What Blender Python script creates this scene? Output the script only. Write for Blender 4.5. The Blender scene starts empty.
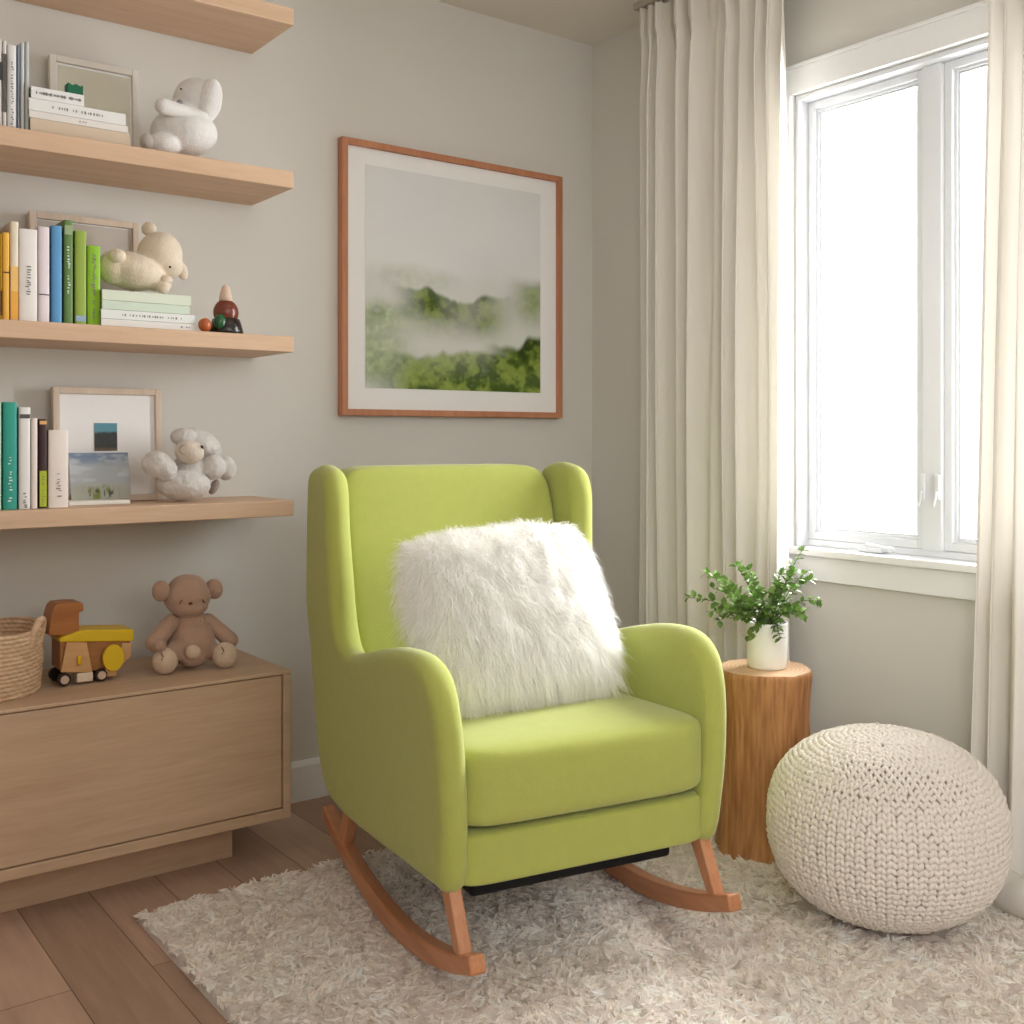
import bpy, bmesh, math, random
import numpy as np
from mathutils import Matrix, Vector, Euler
from mathutils.geometry import delaunay_2d_cdt

C = bpy.context.scene.collection
rng = np.random.default_rng(7)
random.seed(7)
PI = math.pi

# ------------------------------------------------------------------ measuring the photograph
F, HZ, ZC = 1084.0, 437.0, 1.1          # focal length and horizon in pixels, eye height in metres
def ray(x, y):
    r = (x-512)/F
    return np.array([.6+.8*r, .8-.6*r, (HZ-y)/F])
def onY(x, y, Y): d = ray(x, y); return d*(Y/d[1])+np.array([0, 0, ZC])
def onX(x, y, X): d = ray(x, y); return d*(X/d[0])+np.array([0, 0, ZC])
def onZ(x, y, Z): d = ray(x, y); return d*((Z-ZC)/d[2])+np.array([0, 0, ZC])
XW, YW, ZT = 2.63, 3.015, 2.54          # window wall, shelf wall, ceiling

# ------------------------------------------------------------------ mesh helpers
def tag(o, label=None, cat=None, group=None, kind=None):
    if label: o['label'] = label
    if cat: o['category'] = cat
    if group: o['group'] = group
    if kind: o['kind'] = kind
    return o

def link(o, parent=None, world=True):
    C.objects.link(o)
    if parent is not None:
        o.parent = parent
        if world:
            m = Matrix.Identity(4); p = parent
            while p is not None:
                m = p.matrix_basis @ m if p.parent is None else p.matrix_parent_inverse @ p.matrix_basis @ m
                p = p.parent
            o.matrix_parent_inverse = m.inverted()
    return o

def setmats(me, mats):
    for m in (mats if isinstance(mats, (list, tuple)) else [mats]): me.materials.append(m)

def build(name, V, Q, mats, parent=None, smooth=True, midx=None, world=True, shape=4):
    """fast mesh from arrays: V (n,3), Q (m,shape)"""
    V = np.asarray(V, np.float32); Q = np.asarray(Q, np.int32)
    me = bpy.data.meshes.new(name)
    me.vertices.add(len(V)); me.vertices.foreach_set('co', V.ravel())
    k = Q.shape[1]
    me.loops.add(Q.size); me.loops.foreach_set('vertex_index', Q.ravel())
    me.polygons.add(len(Q))
    me.polygons.foreach_set('loop_start', np.arange(0, Q.size, k, dtype=np.int32))
    me.polygons.foreach_set('use_smooth', np.full(len(Q), smooth))
    setmats(me, mats)
    if midx is not None: me.polygons.foreach_set('material_index', np.asarray(midx, np.int32))
    me.update(calc_edges=True); me.validate()
    return link(bpy.data.objects.new(name, me), parent, world)

def fromdata(name, V, Fs, mats, parent=None, smooth=True, world=True, midx=None):
    me = bpy.data.meshes.new(name)
    me.from_pydata([tuple(map(float, v)) for v in V], [], [tuple(int(i) for i in f) for f in Fs])
    setmats(me, mats)
    if smooth: me.polygons.foreach_set('use_smooth', [True]*len(me.polygons))
    if midx is not None: me.polygons.foreach_set('material_index', midx)
    me.update()
    return link(bpy.data.objects.new(name, me), parent, world)

class MB:
    """collects simple shapes into one mesh"""
    def __init__(s): s.V = []; s.F = []; s.M = []; s.n = 0
    def add(s, V, Fs, m=0):
        s.V += [tuple(map(float, v)) for v in V]
        s.F += [tuple(int(i)+s.n for i in f) for f in Fs]; s.M += [m]*len(Fs); s.n += len(V); return s
    def box(s, a, b, m=0, M=None, r=0):
        x0, y0, z0 = a; x1, y1, z1 = b
        v = [(x0,y0,z0),(x1,y0,z0),(x1,y1,z0),(x0,y1,z0),(x0,y0,z1),(x1,y0,z1),(x1,y1,z1),(x0,y1,z1)]
        if M is not None: v = [tuple(M @ Vector(p)) for p in v]
        return s.add(v, [(3,2,1,0),(4,5,6,7),(0,1,5,4),(1,2,6,5),(2,3,7,6),(3,0,4,7)], m)
    def tube(s, pts, rad, seg=10, m=0, cap=True, flat=1.0):
        pts = [Vector(p) for p in pts]; n = len(pts); V = []; up = Vector((0, 0, 1))
        for i, p in enumerate(pts):
            t = (pts[min(i+1, n-1)]-pts[max(i-1, 0)]).normalized()
            a = t.cross(up)
            if a.length < 1e-4: a = t.cross(Vector((1, 0, 0)))
            a.normalize(); b = a.cross(t)
            r = rad[i] if isinstance(rad, (list, tuple)) else rad
            for k in range(seg):
                q = 2*PI*k/seg; V.append(p+a*(r*math.cos(q))+b*(r*flat*math.sin(q)))
        Fs = [(i*seg+k, i*seg+(k+1) % seg, (i+1)*seg+(k+1) % seg, (i+1)*seg+k) for i in range(n-1) for k in range(seg)]
        if cap: Fs += [tuple(range(seg-1, -1, -1)), tuple((n-1)*seg+k for k in range(seg))]
        return s.add(V, Fs, m)
    def lathe(s, prof, c=(0, 0, 0), seg=32, m=0, sx=1, sy=1):
        V = []; n = len(prof)
        for r, z in prof:
            for k in range(seg):
                q = 2*PI*k/seg; V.append((c[0]+sx*r*math.cos(q), c[1]+sy*r*math.sin(q), c[2]+z))
        Fs = [(i*seg+k, i*seg+(k+1) % seg, (i+1)*seg+(k+1) % seg, (i+1)*seg+k) for i in range(n-1) for k in range(seg)]
        if prof[0][0] > 1e-6: Fs.append(tuple(range(seg-1, -1, -1)))
        if prof[-1][0] > 1e-6: Fs.append(tuple((n-1)*seg+k for k in range(seg)))
        return s.add(V, Fs, m)
    def ell(s, c, r, rot=None, m=0, nu=20, nv=12):
        V = []; R = Euler(rot).to_matrix() if rot else None
        for i in range(nv+1):
            t = PI*i/nv
            for k in range(nu):
                q = 2*PI*k/nu
                v = Vector((r[0]*math.sin(t)*math.cos(q), r[1]*math.sin(t)*math.sin(q), r[2]*math.cos(t)))
                if R: v = R @ v
                V.append(v+Vector(c))
        Fs = [((i+1)*nu+k, (i+1)*nu+(k+1) % nu, i*nu+(k+1) % nu, i*nu+k) for i in range(nv) for k in range(nu)]
        return s.add(V, Fs, m)
    def cap(s, a, b, r0, r1, m=0, nv=8):
        """capsule of tapering radius"""
        a, b = Vector(a), Vector(b); t = (b-a).normalized(); pts = []; rad = []
        for i in range(nv):
            q = PI/2*(1-i/nv); pts.append(a-t*(r0*math.sin(q))); rad.append(max(r0*math.cos(q), 1e-4))
        for i in range(nv+1):
            q = PI/2*i/nv; pts.append(b+t*(r1*math.sin(q))); rad.append(max(r1*math.cos(q), 1e-4))
        return s.tube(pts, rad, 16, m)
    def prism(s, poly, y0, y1, m=0, M=None):
        """polygon in (x,z) pushed along y"""
        n = len(poly); V = [(p[0], y0, p[1]) for p in poly]+[(p[0], y1, p[1]) for p in poly]
        if M is not None: V = [tuple(M @ Vector(p)) for p in V]
        Fs = [tuple(range(n)), tuple(range(2*n-1, n-1, -1))]+[(i, i+n, (i+1) % n+n, (i+1) % n) for i in range(n)]
        return s.add(V, Fs, m)
    def build(s, name, mats, parent=None, smooth=False, bevel=0, seg=2, remesh=0, sm=0, world=True, weld=False):
        me = bpy.data.meshes.new(name); me.from_pydata(s.V, [], s.F); setmats(me, mats)
        me.polygons.foreach_set('material_index', s.M)
        me.polygons.foreach_set('use_smooth', [smooth]*len(me.polygons)); me.update()
        bm = bmesh.new(); bm.from_mesh(me)
        if weld: bmesh.ops.remove_doubles(bm, verts=bm.verts, dist=1e-5)
        bmesh.ops.recalc_face_normals(bm, faces=bm.faces); bm.to_mesh(me); bm.free()
        o = link(bpy.data.objects.new(name, me), parent, world)
        if remesh:
            q = o.modifiers.new('r', 'REMESH'); q.mode = 'VOXEL'; q.voxel_size = remesh; q.use_smooth_shade = True
            if sm: q = o.modifiers.new('s', 'SMOOTH'); q.iterations = sm; q.factor = .6
        if bevel:
            q = o.modifiers.new('b', 'BEVEL'); q.width = bevel; q.segments = seg; q.limit_method = 'ANGLE'; q.angle_limit = math.radians(35)
            q.harden_normals = False
            if not smooth: me.polygons.foreach_set('use_smooth', [True]*len(me.polygons)); w = o.modifiers.new('w', 'WEIGHTED_NORMAL'); w.keep_sharp = True
        return o

def empty(name, loc, label, cat, group=None, rz=0):
    o = bpy.data.objects.new(name, None); o.empty_display_size = .05
    o.location = [float(v) for v in loc]; o.rotation_euler = (0, 0, rz); C.objects.link(o)
    return tag(o, label, cat, group)

def grid_faces(nu, nv, wrap=False):
    i, j = np.meshgrid(np.arange(nv-1), np.arange(nu if wrap else nu-1), indexing='ij')
    a = i*nu+j; b = i*nu+(j+1) % nu
    return np.stack([a, b, b+nu, a+nu], -1).reshape(-1, 4)

# value noise
def vnoise(p, seed=0):
    p = np.asarray(p, float); i = np.floor(p).astype(np.int64); f = p-i; f = f*f*(3-2*f)
    def h(ix):
        n = np.zeros(ix.shape[:-1], np.uint64)
        for k, pr in zip(range(ix.shape[-1]), (73856093, 19349663, 83492791)):
            n ^= (ix[..., k].astype(np.int64) & 0xFFFFFF).astype(np.uint64)*np.uint64(pr)
        n = (n+np.uint64(seed*7919+13))*np.uint64(2654435761); n ^= n >> np.uint64(15); n = (n*np.uint64(2246822519)) & np.uint64(0xFFFFFFFF); n ^= n >> np.uint64(13)
        return (n & np.uint64(0xFFFF)).astype(float)/65535.
    D = p.shape[-1]; out = 0
    for c in range(2**D):
        off = np.array([(c >> k) & 1 for k in range(D)]); w = 1
        for k in range(D): w = w*(f[..., k] if off[k] else 1-f[..., k])
        out = out+w*h(i+off)
    return out
def fbm(p, oct=4, seed=0):
    a, s, t = .5, 0, 0; p = np.asarray(p, float)
    for k in range(oct): s = s+a*vnoise(p*2**k, seed+k); t += a; a *= .5
    return s/t

# ------------------------------------------------------------------ materials
def L(h):
    """sRGB 0-255 triple to linear"""
    return tuple(((c/255+.055)/1.055)**2.4 if c > 10 else c/255/12.92 for c in h)
def mat(name, col, rough=.6, var=0, vscale=8, bump=0, bscale=60, stretch=(1, 1, 1), metal=0, spec=.3, sheen=0, transl=0, bdet=3, col2=None, alpha=1):
    m = bpy.data.materials.new(name); m.use_nodes = True; nt = m.node_tree; N = nt.nodes; lk = nt.links
    b = N['Principled BSDF']; out = N['Material Output']
    col = tuple(col)+(1,)
    b.inputs['Base Color'].default_value = col; b.inputs['Roughness'].default_value = rough; b.inputs['Metallic'].default_value = metal
    b.inputs['Specular IOR Level'].default_value = spec
    if sheen: b.inputs['Sheen Weight'].default_value = sheen; b.inputs['Sheen Roughness'].default_value = .5
    tc = N.new('ShaderNodeTexCoord'); mp = N.new('ShaderNodeMapping'); mp.inputs['Scale'].default_value = stretch
    lk.new(tc.outputs['Object'], mp.inputs['Vector'])
    if var or col2:
        n = N.new('ShaderNodeTexNoise'); n.inputs['Scale'].default_value = vscale; n.inputs['Detail'].default_value = 5
        lk.new(mp.outputs['Vector'], n.inputs['Vector'])
        r = N.new('ShaderNodeValToRGB'); r.color_ramp.elements[0].position = .3; r.color_ramp.elements[1].position = .7
        c2 = tuple(col2)+(1,) if col2 else tuple(min(1, c*(1+var)) for c in col[:3])+(1,)
        c1 = col if col2 else tuple(c*(1-var) for c in col[:3])+(1,)
        r.color_ramp.elements[0].color = c1; r.color_ramp.elements[1].color = c2
        lk.new(n.outputs['Fac'], r.inputs['Fac']); lk.new(r.outputs['Color'], b.inputs['Base Color'])
    if bump:
        n2 = N.new('ShaderNodeTexNoise'); n2.inputs['Scale'].default_value = bscale; n2.inputs['Detail'].default_value = bdet
        lk.new(mp.outputs['Vector'], n2.inputs['Vector'])
        bp = N.new('ShaderNodeBump'); bp.inputs['Strength'].default_value = bump; bp.inputs['Distance'].default_value = .004
        lk.new(n2.outputs['Fac'], bp.inputs['Height']); lk.new(bp.outputs['Normal'], b.inputs['Normal'])
    if transl:
        t = N.new('ShaderNodeBsdfTranslucent'); t.inputs['Color'].default_value = col
        mx = N.new('ShaderNodeMixShader'); mx.inputs['Fac'].default_value = transl
        lk.new(b.outputs['BSDF'], mx.inputs[1]); lk.new(t.outputs['BSDF'], mx.inputs[2]); lk.new(mx.outputs['Shader'], out.inputs['Surface'])
    return m

def wood(name, c1, c2, axis='x', rough=.5, scale=1.0, bump=.15):
    """wood whose grain runs along one axis of the object"""
    m = bpy.data.materials.new(name); m.use_nodes = True; nt = m.node_tree; N = nt.nodes; lk = nt.links; b = N['Principled BSDF']
    tc = N.new('ShaderNodeTexCoord'); mp = N.new('ShaderNodeMapping')
    s = {'x': (1.2, 14, 14), 'y': (14, 1.2, 14), 'z': (14, 14, 1.2)}[axis]
    mp.inputs['Scale'].default_value = tuple(v*scale for v in s); lk.new(tc.outputs['Object'], mp.inputs['Vector'])
    n = N.new('ShaderNodeTexNoise'); n.inputs['Scale'].default_value = 1.4; n.inputs['Detail'].default_value = 8; n.inputs['Roughness'].default_value = .65; n.inputs['Distortion'].default_value = .8
    lk.new(mp.outputs['Vector'], n.inputs['Vector'])
    n3 = N.new('ShaderNodeTexNoise'); n3.inputs['Scale'].default_value = 9; n3.inputs['Detail'].default_value = 3
    lk.new(mp.outputs['Vector'], n3.inputs['Vector'])
    ad = N.new('ShaderNodeMix'); ad.data_type = 'FLOAT'; ad.inputs[0].default_value = .3
    lk.new(n.outputs['Fac'], ad.inputs[2]); lk.new(n3.outputs['Fac'], ad.inputs[3])
    r = N.new('ShaderNodeValToRGB'); e = r.color_ramp.elements
    e[0].position = .32; e[0].color = tuple(c1)+(1,); e[1].position = .66; e[1].color = tuple(c2)+(1,)
    lk.new(ad.outputs[0], r.inputs['Fac']); lk.new(r.outputs['Color'], b.inputs['Base Color'])
    b.inputs['Roughness'].default_value = rough; b.inputs['Specular IOR Level'].default_value = .3
    bp = N.new('ShaderNodeBump'); bp.inputs['Strength'].default_value = bump; bp.inputs['Distance'].default_value = .002
    lk.new(ad.outputs[0], bp.inputs['Height']); lk.new(bp.outputs['Normal'], b.inputs['Normal'])
    return m

def attr_mat(name, rough=.5, spec=.3, bump=0, bscale=100, transl=0):
    m = bpy.data.materials.new(name); m.use_nodes = True; nt = m.node_tree; b = nt.nodes['Principled BSDF']
    a = nt.nodes.new('ShaderNodeVertexColor'); a.layer_name = 'Col'
    nt.links.new(a.outputs['Color'], b.inputs['Base Color']); b.inputs['Roughness'].default_value = rough; b.inputs['Specular IOR Level'].default_value = spec
    if transl:
        t = nt.nodes.new('ShaderNodeBsdfTranslucent'); nt.links.new(a.outputs['Color'], t.inputs['Color'])
        mx = nt.nodes.new('ShaderNodeMixShader'); mx.inputs['Fac'].default_value = transl
        nt.links.new(b.outputs['BSDF'], mx.inputs[1]); nt.links.new(t.outputs['BSDF'], mx.inputs[2]); nt.links.new(mx.outputs['Shader'], nt.nodes['Material Output'].inputs['Surface'])
    return m
def set_col(o, cols):
    me = o.data; a = me.color_attributes.new('Col', 'FLOAT_COLOR', 'POINT')
    c = np.ones((len(me.vertices), 4), np.float32); c[:, :3] = cols; a.data.foreach_set('color', c.ravel())

M = {}
M['wall'] = mat('wall_paint', L((214, 212, 206)), .85, bump=.03, bscale=300)
M['ceil'] = mat('ceiling_paint', L((226, 221, 213)), .9)
M['white'] = mat('white_trim_paint', L((236, 237, 238)), .35)
M['vinyl'] = mat('white_window_vinyl', L((216, 218, 222)), .3)
M['oak'] = wood('pale_oak', L((196, 163, 133)), L((216, 185, 157)), 'x')
M['oak_dark'] = wood('pale_oak_cabinet', L((186, 156, 128)), L((206, 178, 150)), 'x')
M['beech'] = wood('red_beech', L((172, 112, 76)), L((200, 142, 104)), 'y', .3)
M['beech_z'] = wood('beech_leg', L((176, 116, 80)), L((202, 146, 108)), 'z', .35)
M['frame_wood'] = wood('copper_oak_frame', L((172, 112, 80)), L((196, 138, 104)), 'z', .45)
M['frame_pale'] = wood('pale_frame_wood', L((206, 186, 166)), L((222, 206, 190)), 'z', .5)
M['frame_white'] = mat('white_frame', L((226, 222, 214)), .5)
M['fabric'] = mat('green_wool_fabric', L((170, 176, 90)), .9, var=.025, vscale=40, bump=.25, bscale=420, spec=.15, sheen=.25)
M['liner_shadow'] = mat('liner_shadow_black', L((22, 22, 24)), .8)
M['dark'] = mat('shadow_gap', L((40, 32, 28)), .9)
M['curtain'] = mat('cream_linen', L((230, 226, 218)), .85, bump=.1, bscale=500, spec=.1, transl=.07)
M['pot'] = mat('white_ceramic', L((236, 235, 230)), .4)
M['soil'] = mat('dark_soil', L((60, 46, 36)), .95, bump=.5, bscale=80)
M['leaf'] = mat('green_leaf', L((72, 112, 46)), .4, col2=L((156, 184, 104)), vscale=45, transl=.25)
M['stem'] = mat('green_stem', L((98, 110, 60)), .6)
M['fur'] = mat('white_fur', L((253, 252, 249)), .8, spec=.1, transl=.45)
M['furbase'] = mat('white_pillow_cloth', L((250, 248, 244)), .9)
M['rug'] = attr_mat('cream_shag', .9, .05, transl=.48)
M['knit'] = mat('white_cotton_yarn', L((224, 216, 207)), .85, bump=.3, bscale=350, spec=.12)
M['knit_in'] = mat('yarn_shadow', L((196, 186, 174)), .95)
M['paper'] = mat('page_paper', L((232, 226, 212)), .8, bump=.1, bscale=300, stretch=(1, 1, 6))
M['ink'] = mat('dark_ink', L((132, 126, 124)), .7)
M['inkw'] = mat('white_ink', L((224, 232, 228)), .7)
M['mat_board'] = mat('white_mat_board', L((244, 244, 244)), .7)
M['print'] = attr_mat('misty_print', .45, .3)
_cov = {}
def cover(c):
    k = tuple(c)
    if k not in _cov: _cov[k] = mat('book_cover', L(c), .45)
    return _cov[k]

# ------------------------------------------------------------------ the room
XL, YF = -1.7, -1.3
def struct(o): o['kind'] = 'structure'; return o
# floor with wide planks running towards the shelf wall
fm = bpy.data.materials.new('oak_plank_floor'); fm.use_nodes = True
nt = fm.node_tree; N = nt.nodes; lk = nt.links; b = N['Principled BSDF']
tc = N.new('ShaderNodeTexCoord'); mp = N.new('ShaderNodeMapping'); mp.inputs['Rotation'].default_value = (0, 0, PI/2); mp.inputs['Location'].default_value = (.35, .047, 0)
lk.new(tc.outputs['Object'], mp.inputs['Vector'])
br = N.new('ShaderNodeTexBrick'); br.inputs['Scale'].default_value = 1; br.inputs['Brick Width'].default_value = 1.9; br.inputs['Row Height'].default_value = .16
br.inputs['Mortar Size'].default_value = .0012; br.offset = .37; br.inputs['Color1'].default_value = L((204, 172, 152))+(1,); br.inputs['Color2'].default_value = L((160, 132, 114))+(1,)
br.inputs['Mortar'].default_value = L((112, 88, 74))+(1,); br.inputs['Bias'].default_value = -.1
lk.new(mp.outputs['Vector'], br.inputs['Vector'])
mp2 = N.new('ShaderNodeMapping'); mp2.inputs['Scale'].default_value = (16, 1.5, 1); lk.new(tc.outputs['Object'], mp2.inputs['Vector'])
nz = N.new('ShaderNodeTexNoise'); nz.inputs['Scale'].default_value = 2; nz.inputs['Detail'].default_value = 8; nz.inputs['Roughness'].default_value = .65; lk.new(mp2.outputs['Vector'], nz.inputs['Vector'])
rp = N.new('ShaderNodeValToRGB'); rp.color_ramp.elements[0].position = .3; rp.color_ramp.elements[0].color = (.8, .8, .8, 1); rp.color_ramp.elements[1].position = .7; rp.color_ramp.elements[1].color = (1.06, 1.05, 1.04, 1)
lk.new(nz.outputs['Fac'], rp.inputs['Fac'])
mu = N.new('ShaderNodeMix'); mu.data_type = 'RGBA'; mu.blend_type = 'MULTIPLY'; mu.inputs[0].default_value = 1
lk.new(br.outputs['Color'], mu.inputs[6]); lk.new(rp.outputs['Color'], mu.inputs[7]); lk.new(mu.outputs[2], b.inputs['Base Color'])
b.inputs['Roughness'].default_value = .5; b.inputs['Specular IOR Level'].default_value = .3
struct(MB().box((XL-.1, YF-.1, -.1), (XW+.15, YW+.1, 0)).build('floor', fm))
struct(MB().box((XL-.1, YF-.1, ZT), (XW+.15, YW+.1, ZT+.1)).build('ceiling', M['ceil']))
struct(MB().box((XL-.1, YW, 0), (XW+.15, YW+.1, ZT)).build('wall_back', M['wall']))
struct(MB().box((XL-.1, YF-.1, 0), (XL, YW, ZT)).build('wall_left', M['wall']))
struct(MB().box((XL, YF-.1, 0), (XW+.15, YF, ZT)).build('wall_front', M['wall']))
# window wall with the opening
WY0, WY1, WZ0, WZ1 = 1.13, 2.095, .765, 2.123
w = MB()
w.box((XW, YF, 0), (XW+.15, WY0, ZT)); w.box((XW, WY1, 0), (XW+.15, YW, ZT))
w.box((XW, WY0, 0), (XW+.15, WY1, WZ0)); w.box((XW, WY0, WZ1), (XW+.15, WY1, ZT))
struct(w.build('wall_right', M['wall'], weld=True))
def baseboard(name, a, b, axis):
    # profile (out, z)
    pr = [(0, 0), (.016, 0), (.016, .105), (.012, .113), (.006, .12), (0, .12)]
    m = MB()
    if axis == 'x': m.add([(a, YW-o, z) for o, z in pr]+[(b, YW-o, z) for o, z in pr], [tuple(range(6)), tuple(range(11, 5, -1))]+[(i, (i+1) % 6, (i+1) % 6+6, i+6) for i in range(6)])
    else: m.add([(XW-o, a, z) for o, z in pr]+[(XW-o, b, z) for o, z in pr], [tuple(range(6)), tuple(range(11, 5, -1))]+[(i, (i+1) % 6, (i+1) % 6+6, i+6) for i in range(6)])
    return struct(m.build(name, M['white']))
baseboard('baseboard_back', XL, XW-.017, 'x'); baseboard('baseboard_right', YF, YW, 'y')

# window
wn = bpy.data.objects.new('window_1', None); wn.location = (XW, (WY0+WY1)/2, WZ0); C.objects.link(wn); wn['kind'] = 'structure'
c = MB()
cw = .073
c.box((XW-.02, WY0-cw, WZ1), (XW-.001, WY1+cw, WZ1+cw))                   # head casing
c.box((XW-.026, WY0-cw-.01, WZ1+cw), (XW-.001, WY1+cw+.01, WZ1+cw+.012))
c.box((XW-.02, WY1, WZ0), (XW-.001, WY1+cw, WZ1)); c.box((XW-.02, WY0-cw, WZ0), (XW-.001, WY0, WZ1))
c.box((XW-.018, WY0-cw, WZ0-.085), (XW-.001, WY1+cw, WZ0-.014))            # apron
c.build('window_casing', M['white'], wn, bevel=.002)
c = MB(); c.box((XW-.034, WY0-cw-.012, WZ0-.014), (XW+.062, WY1+cw+.012, WZ0+.008)); c.build('window_sill', M['white'], wn, bevel=.004)
XS = 2.685     # plane of the sashes
c = MB()      # jambs of the opening and the post between the sashes
c.box((XW+.004, WY1-.014, WZ0+.009), (XW+.12, WY1-.001, WZ1-.001)); c.box((XW+.004, WY0+.001, WZ0+.009), (XW+.12, WY0+.014, WZ1-.001))
c.box((XW+.004, WY0+.014, WZ1-.016), (XW+.12, WY1-.014, WZ1-.001)); c.box((XW+.045, WY0+.014, WZ0+.009), (XW+.12, WY1-.014, WZ0+.028))
MY0, MY1 = 1.634, 1.690
c.box((XS-.022, MY0, WZ0+.028), (XW+.12, MY1, WZ1-.016)); c.build('window_jamb', M['vinyl'], wn, bevel=.002)
gl = bpy.data.materials.new('window_glass'); gl.use_nodes = True; nt = gl.node_tree; nt.nodes.remove(nt.nodes['Principled BSDF'])
t = nt.nodes.new('ShaderNodeBsdfTransparent'); g = nt.nodes.new('ShaderNodeBsdfGlossy'); g.inputs['Roughness'].default_value = .02
mx = nt.nodes.new('ShaderNodeMixShader'); fr = nt.nodes.new('ShaderNodeFresnel'); fr.inputs['IOR'].default_value = 1.3
nt.links.new(fr.outputs[0], mx.inputs[0]); nt.links.new(t.outputs[0], mx.inputs[1]); nt.links.new(g.outputs[0], mx.inputs[2]); nt.links.new(mx.outputs[0], nt.nodes['Material Output'].inputs[0])
for y0, y1 in ((MY1+.001, WY1-.015), (WY0+.015, MY0-.001)):
    z0, z1 = WZ0+.029, WZ1-.017
    s = MB(); a, bb = .030, .028
    for (oy, ox, k) in ((0, 0, 0), (.022, .012, 1), (.030, .018, 2)):     # stepped sash profile
        ww = (.022, .008, .006)[k]
        X0, X1 = XS+ox-.008, XS+.04
        Y0, Y1, Z0, Z1 = y0+oy, y1-oy, z0+oy, z1-oy
        s.box((X0, Y0, Z0), (X1, Y0+ww, Z1)); s.box((X0, Y1-ww, Z0), (X1, Y1, Z1)); s.box((X0, Y0+ww, Z0), (X1, Y1-ww, Z0+ww)); s.box((X0, Y0+ww, Z1-ww), (X1, Y1-ww, Z1))
    so = s.build('window_sash', M['vinyl'], wn, bevel=.0015)
    MB().box((XS+.024, y0+.034, z0+.034), (XS+.028, y1-.034, z1-.034)).build('pane', gl, so)
# crank and sash locks
k = MB(); p = onX(872, 545, 2.645); cy = float(p[1]); cz = WZ0+.008
k.box((2.640, cy-.035, cz+.001), (2.672, cy+.045, cz+.016)); k.cap((2.652, cy+.02, cz+.02), (2.645, cy-.055, cz+.014), .0075, .0065); k.ell((2.643, cy-.06, cz+.014), (.008, .011, .009))
k.build('crank_handle', M['vinyl'], wn, bevel=.003)
for yy in (MY1-.006, MY0+.006):
    k = MB(); k.box((XS-.034, yy-.006, .93), (XS-.0225, yy+.006, 1.0)); k.cap((XS-.037, yy, .95), (XS-.042, yy+.004, .915), .004, .003); k.build('sash_lock', M['vinyl'], wn, bevel=.002)

# ------------------------------------------------------------------ shelves
SH_R, SH_Y = 1.304, 2.734
SHELF = [(2.2275, .046), (1.781, .046), (1.332, .043), (.884, .043)]     # underside, thickness
names = ['topmost pale oak floating shelf near the ceiling with nothing visible on it',
         'pale oak floating shelf second from top, holding the round white plush',
         'pale oak floating shelf with the blue, green and yellow book row',
         'lowest pale oak floating shelf, holding teal book and grey plush lamb']
for (z, t), lb in zip(SHELF, names):
    o = MB().box((.05, SH_Y, z), (SH_R, YW-.001, z+t)).build('floating_shelf', M['oak'], bevel=.0025)
    tag(o, lb, 'shelf', 'floating oak wall shelves')
ST = [z+t+.0005 for z, t in SHELF]        # tops

# ------------------------------------------------------------------ low cabinet
CX0, CX1, CY, CZ0, CZ1 = -.25, 1.232, 2.60, .112, .494
cab = empty('cabinet', ((CX0+CX1)/2, (CY+YW)/2, 0), 'low pale oak cabinet on recessed plinth under the shelves', 'cabinet')
c = MB()
c.box((CX0, CY, CZ1-.009), (CX1, YW-.02, CZ1)); c.box((CX1-.021, CY, CZ0), (CX1, YW-.02, CZ1-.009)); c.box((CX0, CY, CZ0), (CX0+.021, YW-.02, CZ1-.009))
c.box((CX0+.021, CY, CZ0), (CX1-.021, YW-.02, CZ0+.026)); c.box((CX0+.021, YW-.04, CZ0+.026), (CX1-.021, YW-.02, CZ1-.009))
c.build('carcass', M['oak_dark'], cab, bevel=.002)
MB().box((CX0+.024, CY+.004, CZ0+.029), (CX1-.0245, CY+.024, CZ1-.0115)).build('drawer_front', M['oak_dark'], cab, bevel=.0015)
MB().box((CX0+.1, 2.711, 0.0005), (1.118, YW-.05, CZ0)).build('plinth', M['oak_dark'], cab, bevel=.001)

# ------------------------------------------------------------------ framed pictures
def picture(name, x0, x1, z0, z1, y, bw, depth, fmat, label, mw=(.0, .0, .0, .0), inner=None, lean=0, cat='framed picture'):
    """frame in the XZ plane, front face at y; inner(u,v)->rgb painted print inside the mat"""
    root = empty(name, ((x0+x1)/2, y+depth, z0), label, cat)
    Mx = Matrix.Translation((0, y+depth, z0)) @ Matrix.Rotation(lean, 4, 'X') @ Matrix.Translation((0, -(y+depth), -z0))
    f = MB()
    f.box((x0, y, z0), (x0+bw, y+depth, z1), M=Mx); f.box((x1-bw, y, z0), (x1, y+depth, z1), M=Mx)
    f.box((x0+bw, y, z0), (x1-bw, y+depth, z0+bw), M=Mx); f.box((x0+bw, y, z1-bw), (x1-bw, y+depth, z1), M=Mx)
    f.build('picture_frame', fmat, root, bevel=.0015)
    MB().box((x0+bw+.0003, y+depth*.45, z0+bw+.0003), (x1-bw-.0003, y+depth-.001, z1-bw-.0003), M=Mx).build('mat_board', M['mat_board'], root)
    for (u0, u1, v0, v1, nu, nv, fn) in (inner or []):
        U, Vv = np.meshgrid(np.linspace(0, 1, nu), np.linspace(0, 1, nv))
        X = u0+(u1-u0)*U; Z = v0+(v1-v0)*Vv; Yy = np.full_like(X, y+depth*.45-.0015)
        P = np.stack([X, Yy, Z], -1).reshape(-1, 3); R = np.array(Mx)
        P = P @ R[:3, :3].T+R[:3, 3]
        o = build('print', P, grid_faces(nu, nv), M['print'], root, smooth=False)
        set_col(o, np.clip(fn(U.ravel(), Vv.ravel()), 0, 1))
    return root

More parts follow.
